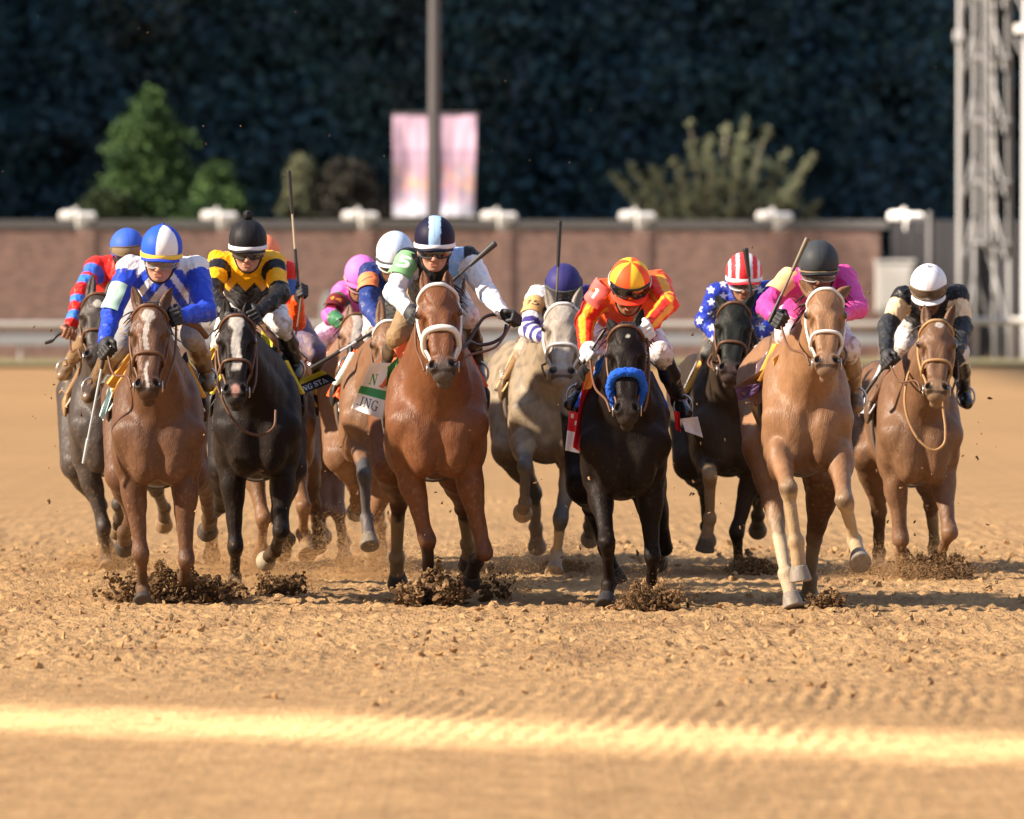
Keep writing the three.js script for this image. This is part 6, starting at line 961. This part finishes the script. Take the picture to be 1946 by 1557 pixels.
// ---------------------------------------------------------------- loose earth: crumbs on the track, sprays at the hooves, dust
const lump = (sd) => { const g = new THREE.IcosahedronGeometry(1, 1), p = g.attributes.position; for (let i = 0; i < p.count; i++) { const k = 0.9 + 0.9 * nz(p.getX(i) * 1.1 + sd, p.getY(i) * 1.1 + sd, p.getZ(i) * 1.1); p.setXYZ(i, p.getX(i) * k * 1.35, p.getY(i) * k * 0.5, p.getZ(i) * k * (0.7 + 0.1 * sd % 1)); } g.computeVertexNormals(); return g; };
const M_DIRT = std([1, 1, 1], { roughness: 1, specularIntensity: 0.15 });
const LUMPS = [lump(1), lump(5), lump(9)], SANDY = [0.45, 0.285, 0.14], DAMP = [0.15, 0.088, 0.044];
function crumbs(name, label, list) { return tag(leaves(name, list, LUMPS[list.length % 3], null, M_DIRT), label, null, null, 'stuff'); }
{
  const l = []; for (let i = 0; i < 9000; i++) { const D = 44 + 30 * Math.pow(rnd(), 0.9), x = (rnd() * 2 - 1) * 0.056 * D, k = sst(44, 54, D) * (0.35 + 0.65 * sst(-0.1, 0.3, nz(x * 0.8, 4, D * 0.3))); if (rnd() > k) continue; const s = 0.004 + 0.022 * Math.pow(rnd(), 5); l.push([V(x, relief(x, -D) + s * 0.35, -D), s, mixc(SANDY, DAMP, 0.6 * Math.pow(rnd(), 2.4))]); }
  crumbs('dirt_crumbs', 'small tan and brown crumbs of earth strewn over the track', l);
}
function spray(label, px, py0, w, h, n, o = {}) { // centre, base line, width and height in the photograph's pixels
  const D = o.D ?? groundD(py0), s = FPX / D, W = w / s / 2, Hh = h / s, c = P(px, py0, D), l = [];
  n = Math.round(n * 5); for (let i = 0; i < n; i++) { const u = (rnd() + rnd() + rnd()) / 1.5 - 1, v = Math.pow(rnd(), o.pow ?? 1.15), x = u * W * (1 + 0.5 * v), y = Hh * 1.25 * v * (1 - 0.8 * u * u) * (0.55 + 0.9 * Math.abs(nz(u * 4 + px, 3, 7))), z = (rnd() - 0.5) * 0.55; if (o.clear && z > -0.05 && Math.abs(px + x * s - o.clear) < 15) continue; const q = rnd(), size = (o.size ?? 0.0075) * (0.20 + 0.45 * q * q + 3.0 * Math.pow(q, 16)) * (1 - 0.35 * v); l.push([V(c.x + x, Math.max(0.0, y) + 0.003, c.z + z), size, mixc(mixc(DAMP, [0.07, 0.042, 0.022], rnd()), SANDY, Math.pow(rnd(), 3) * 0.7 * (0.2 + v))]); }
  for (let i = 0; i < n * 0.02; i++) { const u = (rnd() + rnd() + rnd()) / 1.5 - 1; l.push([V(c.x + u * W * 0.8, 0.012 + Hh * 0.42 * rnd() * (1 - u * u), c.z - 0.1 + (rnd() - 0.5) * 0.3), 0.016 + 0.022 * rnd(), mixc(DAMP, [0.06, 0.036, 0.02], rnd())]); }
  crumbs('dirt_spray', label, l);
}
spray('dark brown clods thrown up round the leading foreleg at left', 330, 1168, 262, 66, 3600, { D: 60.95, clear: 270 });
spray('clods kicked up below the black horse with white blaze', 535, 1148, 96, 54, 1100, { D: 62.2 });
spray('mound of brown clods at the hoof of the central bay', 822, 1174, 122, 72, 2800, { D: 60.3, clear: 815 });
spray('loose spray of earth right of the central bay', 944, 1165, 110, 84, 150, { pow: 1.0, D: 60.9, size: 0.006 });
spray('clods at the foot of the black horse with blue noseband', 1240, 1182, 120, 54, 2000, { D: 59.5 });
spray('clods behind the pale hoof of the light chestnut', 1572, 1164, 70, 38, 900, { D: 59.9 });
spray('earth kicked up under the chestnut at right', 1770, 1130, 170, 52, 1300, { D: 65.6 });
spray('earth kicked up under the dark bay of the starred jockey', 1432, 1122, 100, 38, 700, { D: 66.6 });
spray('earth kicked up under the grey horse', 1070, 1096, 100, 30, 300, { D: 67.2 });
spray('earth kicked up behind the leaders at left', 225, 1094, 100, 46, 400, { D: 67.8, pow: 1.0 });
spray('earth kicked up between the horses left of centre', 700, 1096, 150, 40, 60, { D: 66.8, pow: 1.0 });
{
  const fly = []; for (let i = 0; i < 420; i++) { const D = 59 + 9 * rnd(), px = 60 + 1840 * rnd(), py = 1150 - 420 * Math.pow(rnd(), 1.6); if (py < 700) continue; fly.push([P(px, py, D), 0.004 + 0.012 * Math.pow(rnd(), 4), rnd() < 0.6 ? DAMP : SANDY]); }
  for (const [x, y, s] of [[1212, 1052, 0.022], [1292, 1030, 0.016], [828, 936, 0.012], [846, 920, 0.010], [840, 956, 0.013], [876, 974, 0.02], [1590, 1096, 0.014], [1812, 1084, 0.02], [64, 622, 0.012], [96, 628, 0.02], [1316, 636, 0.018], [588, 866, 0.014], [1332, 843, 0.012], [824, 515, 0.01], [1334, 442, 0.012], [1430, 470, 0.012], [1650, 556, 0.015]]) fly.push([P(x, y, 60.5 + rnd() * 3), s * 0.7, DAMP]);
  for (let i = 0; i < 34; i++) fly.push([P(1946 * rnd(), 20 + 560 * rnd(), 58 + 8 * rnd()), 0.0025 + 0.002 * rnd(), SANDY.map((q) => q * 0.6)]);
  crumbs('flying_dirt', 'bits of earth flying in the air round the horses', fly);
  const dust = []; const puff = (px, py, D, w, h, n) => { for (let i = 0; i < n; i++) { const g = () => rnd() + rnd() + rnd() - 1.5; dust.push([P(px + g() * w, py - Math.abs(g()) * h, D + g() * 0.6), 0.0011 + 0.0013 * rnd(), SANDY]); } };
  for (const [px, py, D, w, h, n] of [[330, 1146, 61.6, 130, 60, 5200], [540, 1130, 64.0, 90, 80, 4200], [700, 1110, 65.5, 110, 110, 6500], [930, 1140, 62.4, 90, 90, 3000], [1240, 1150, 60.9, 80, 60, 2600], [1420, 1115, 66.8, 110, 60, 4200], [1730, 1115, 65.6, 140, 70, 5200], [1060, 1100, 67, 120, 70, 3000], [210, 1095, 67.4, 90, 60, 2600], [440, 1090, 66.5, 90, 80, 3200]]) puff(px, py, D, w, h, Math.round(n * 5));
  tag(leaves('dust', dust, new THREE.IcosahedronGeometry(1, 0), null, M_DIRT), 'fine tan dust hanging round the hooves', null, null, 'stuff');
}
renderer.render(scene, camera);
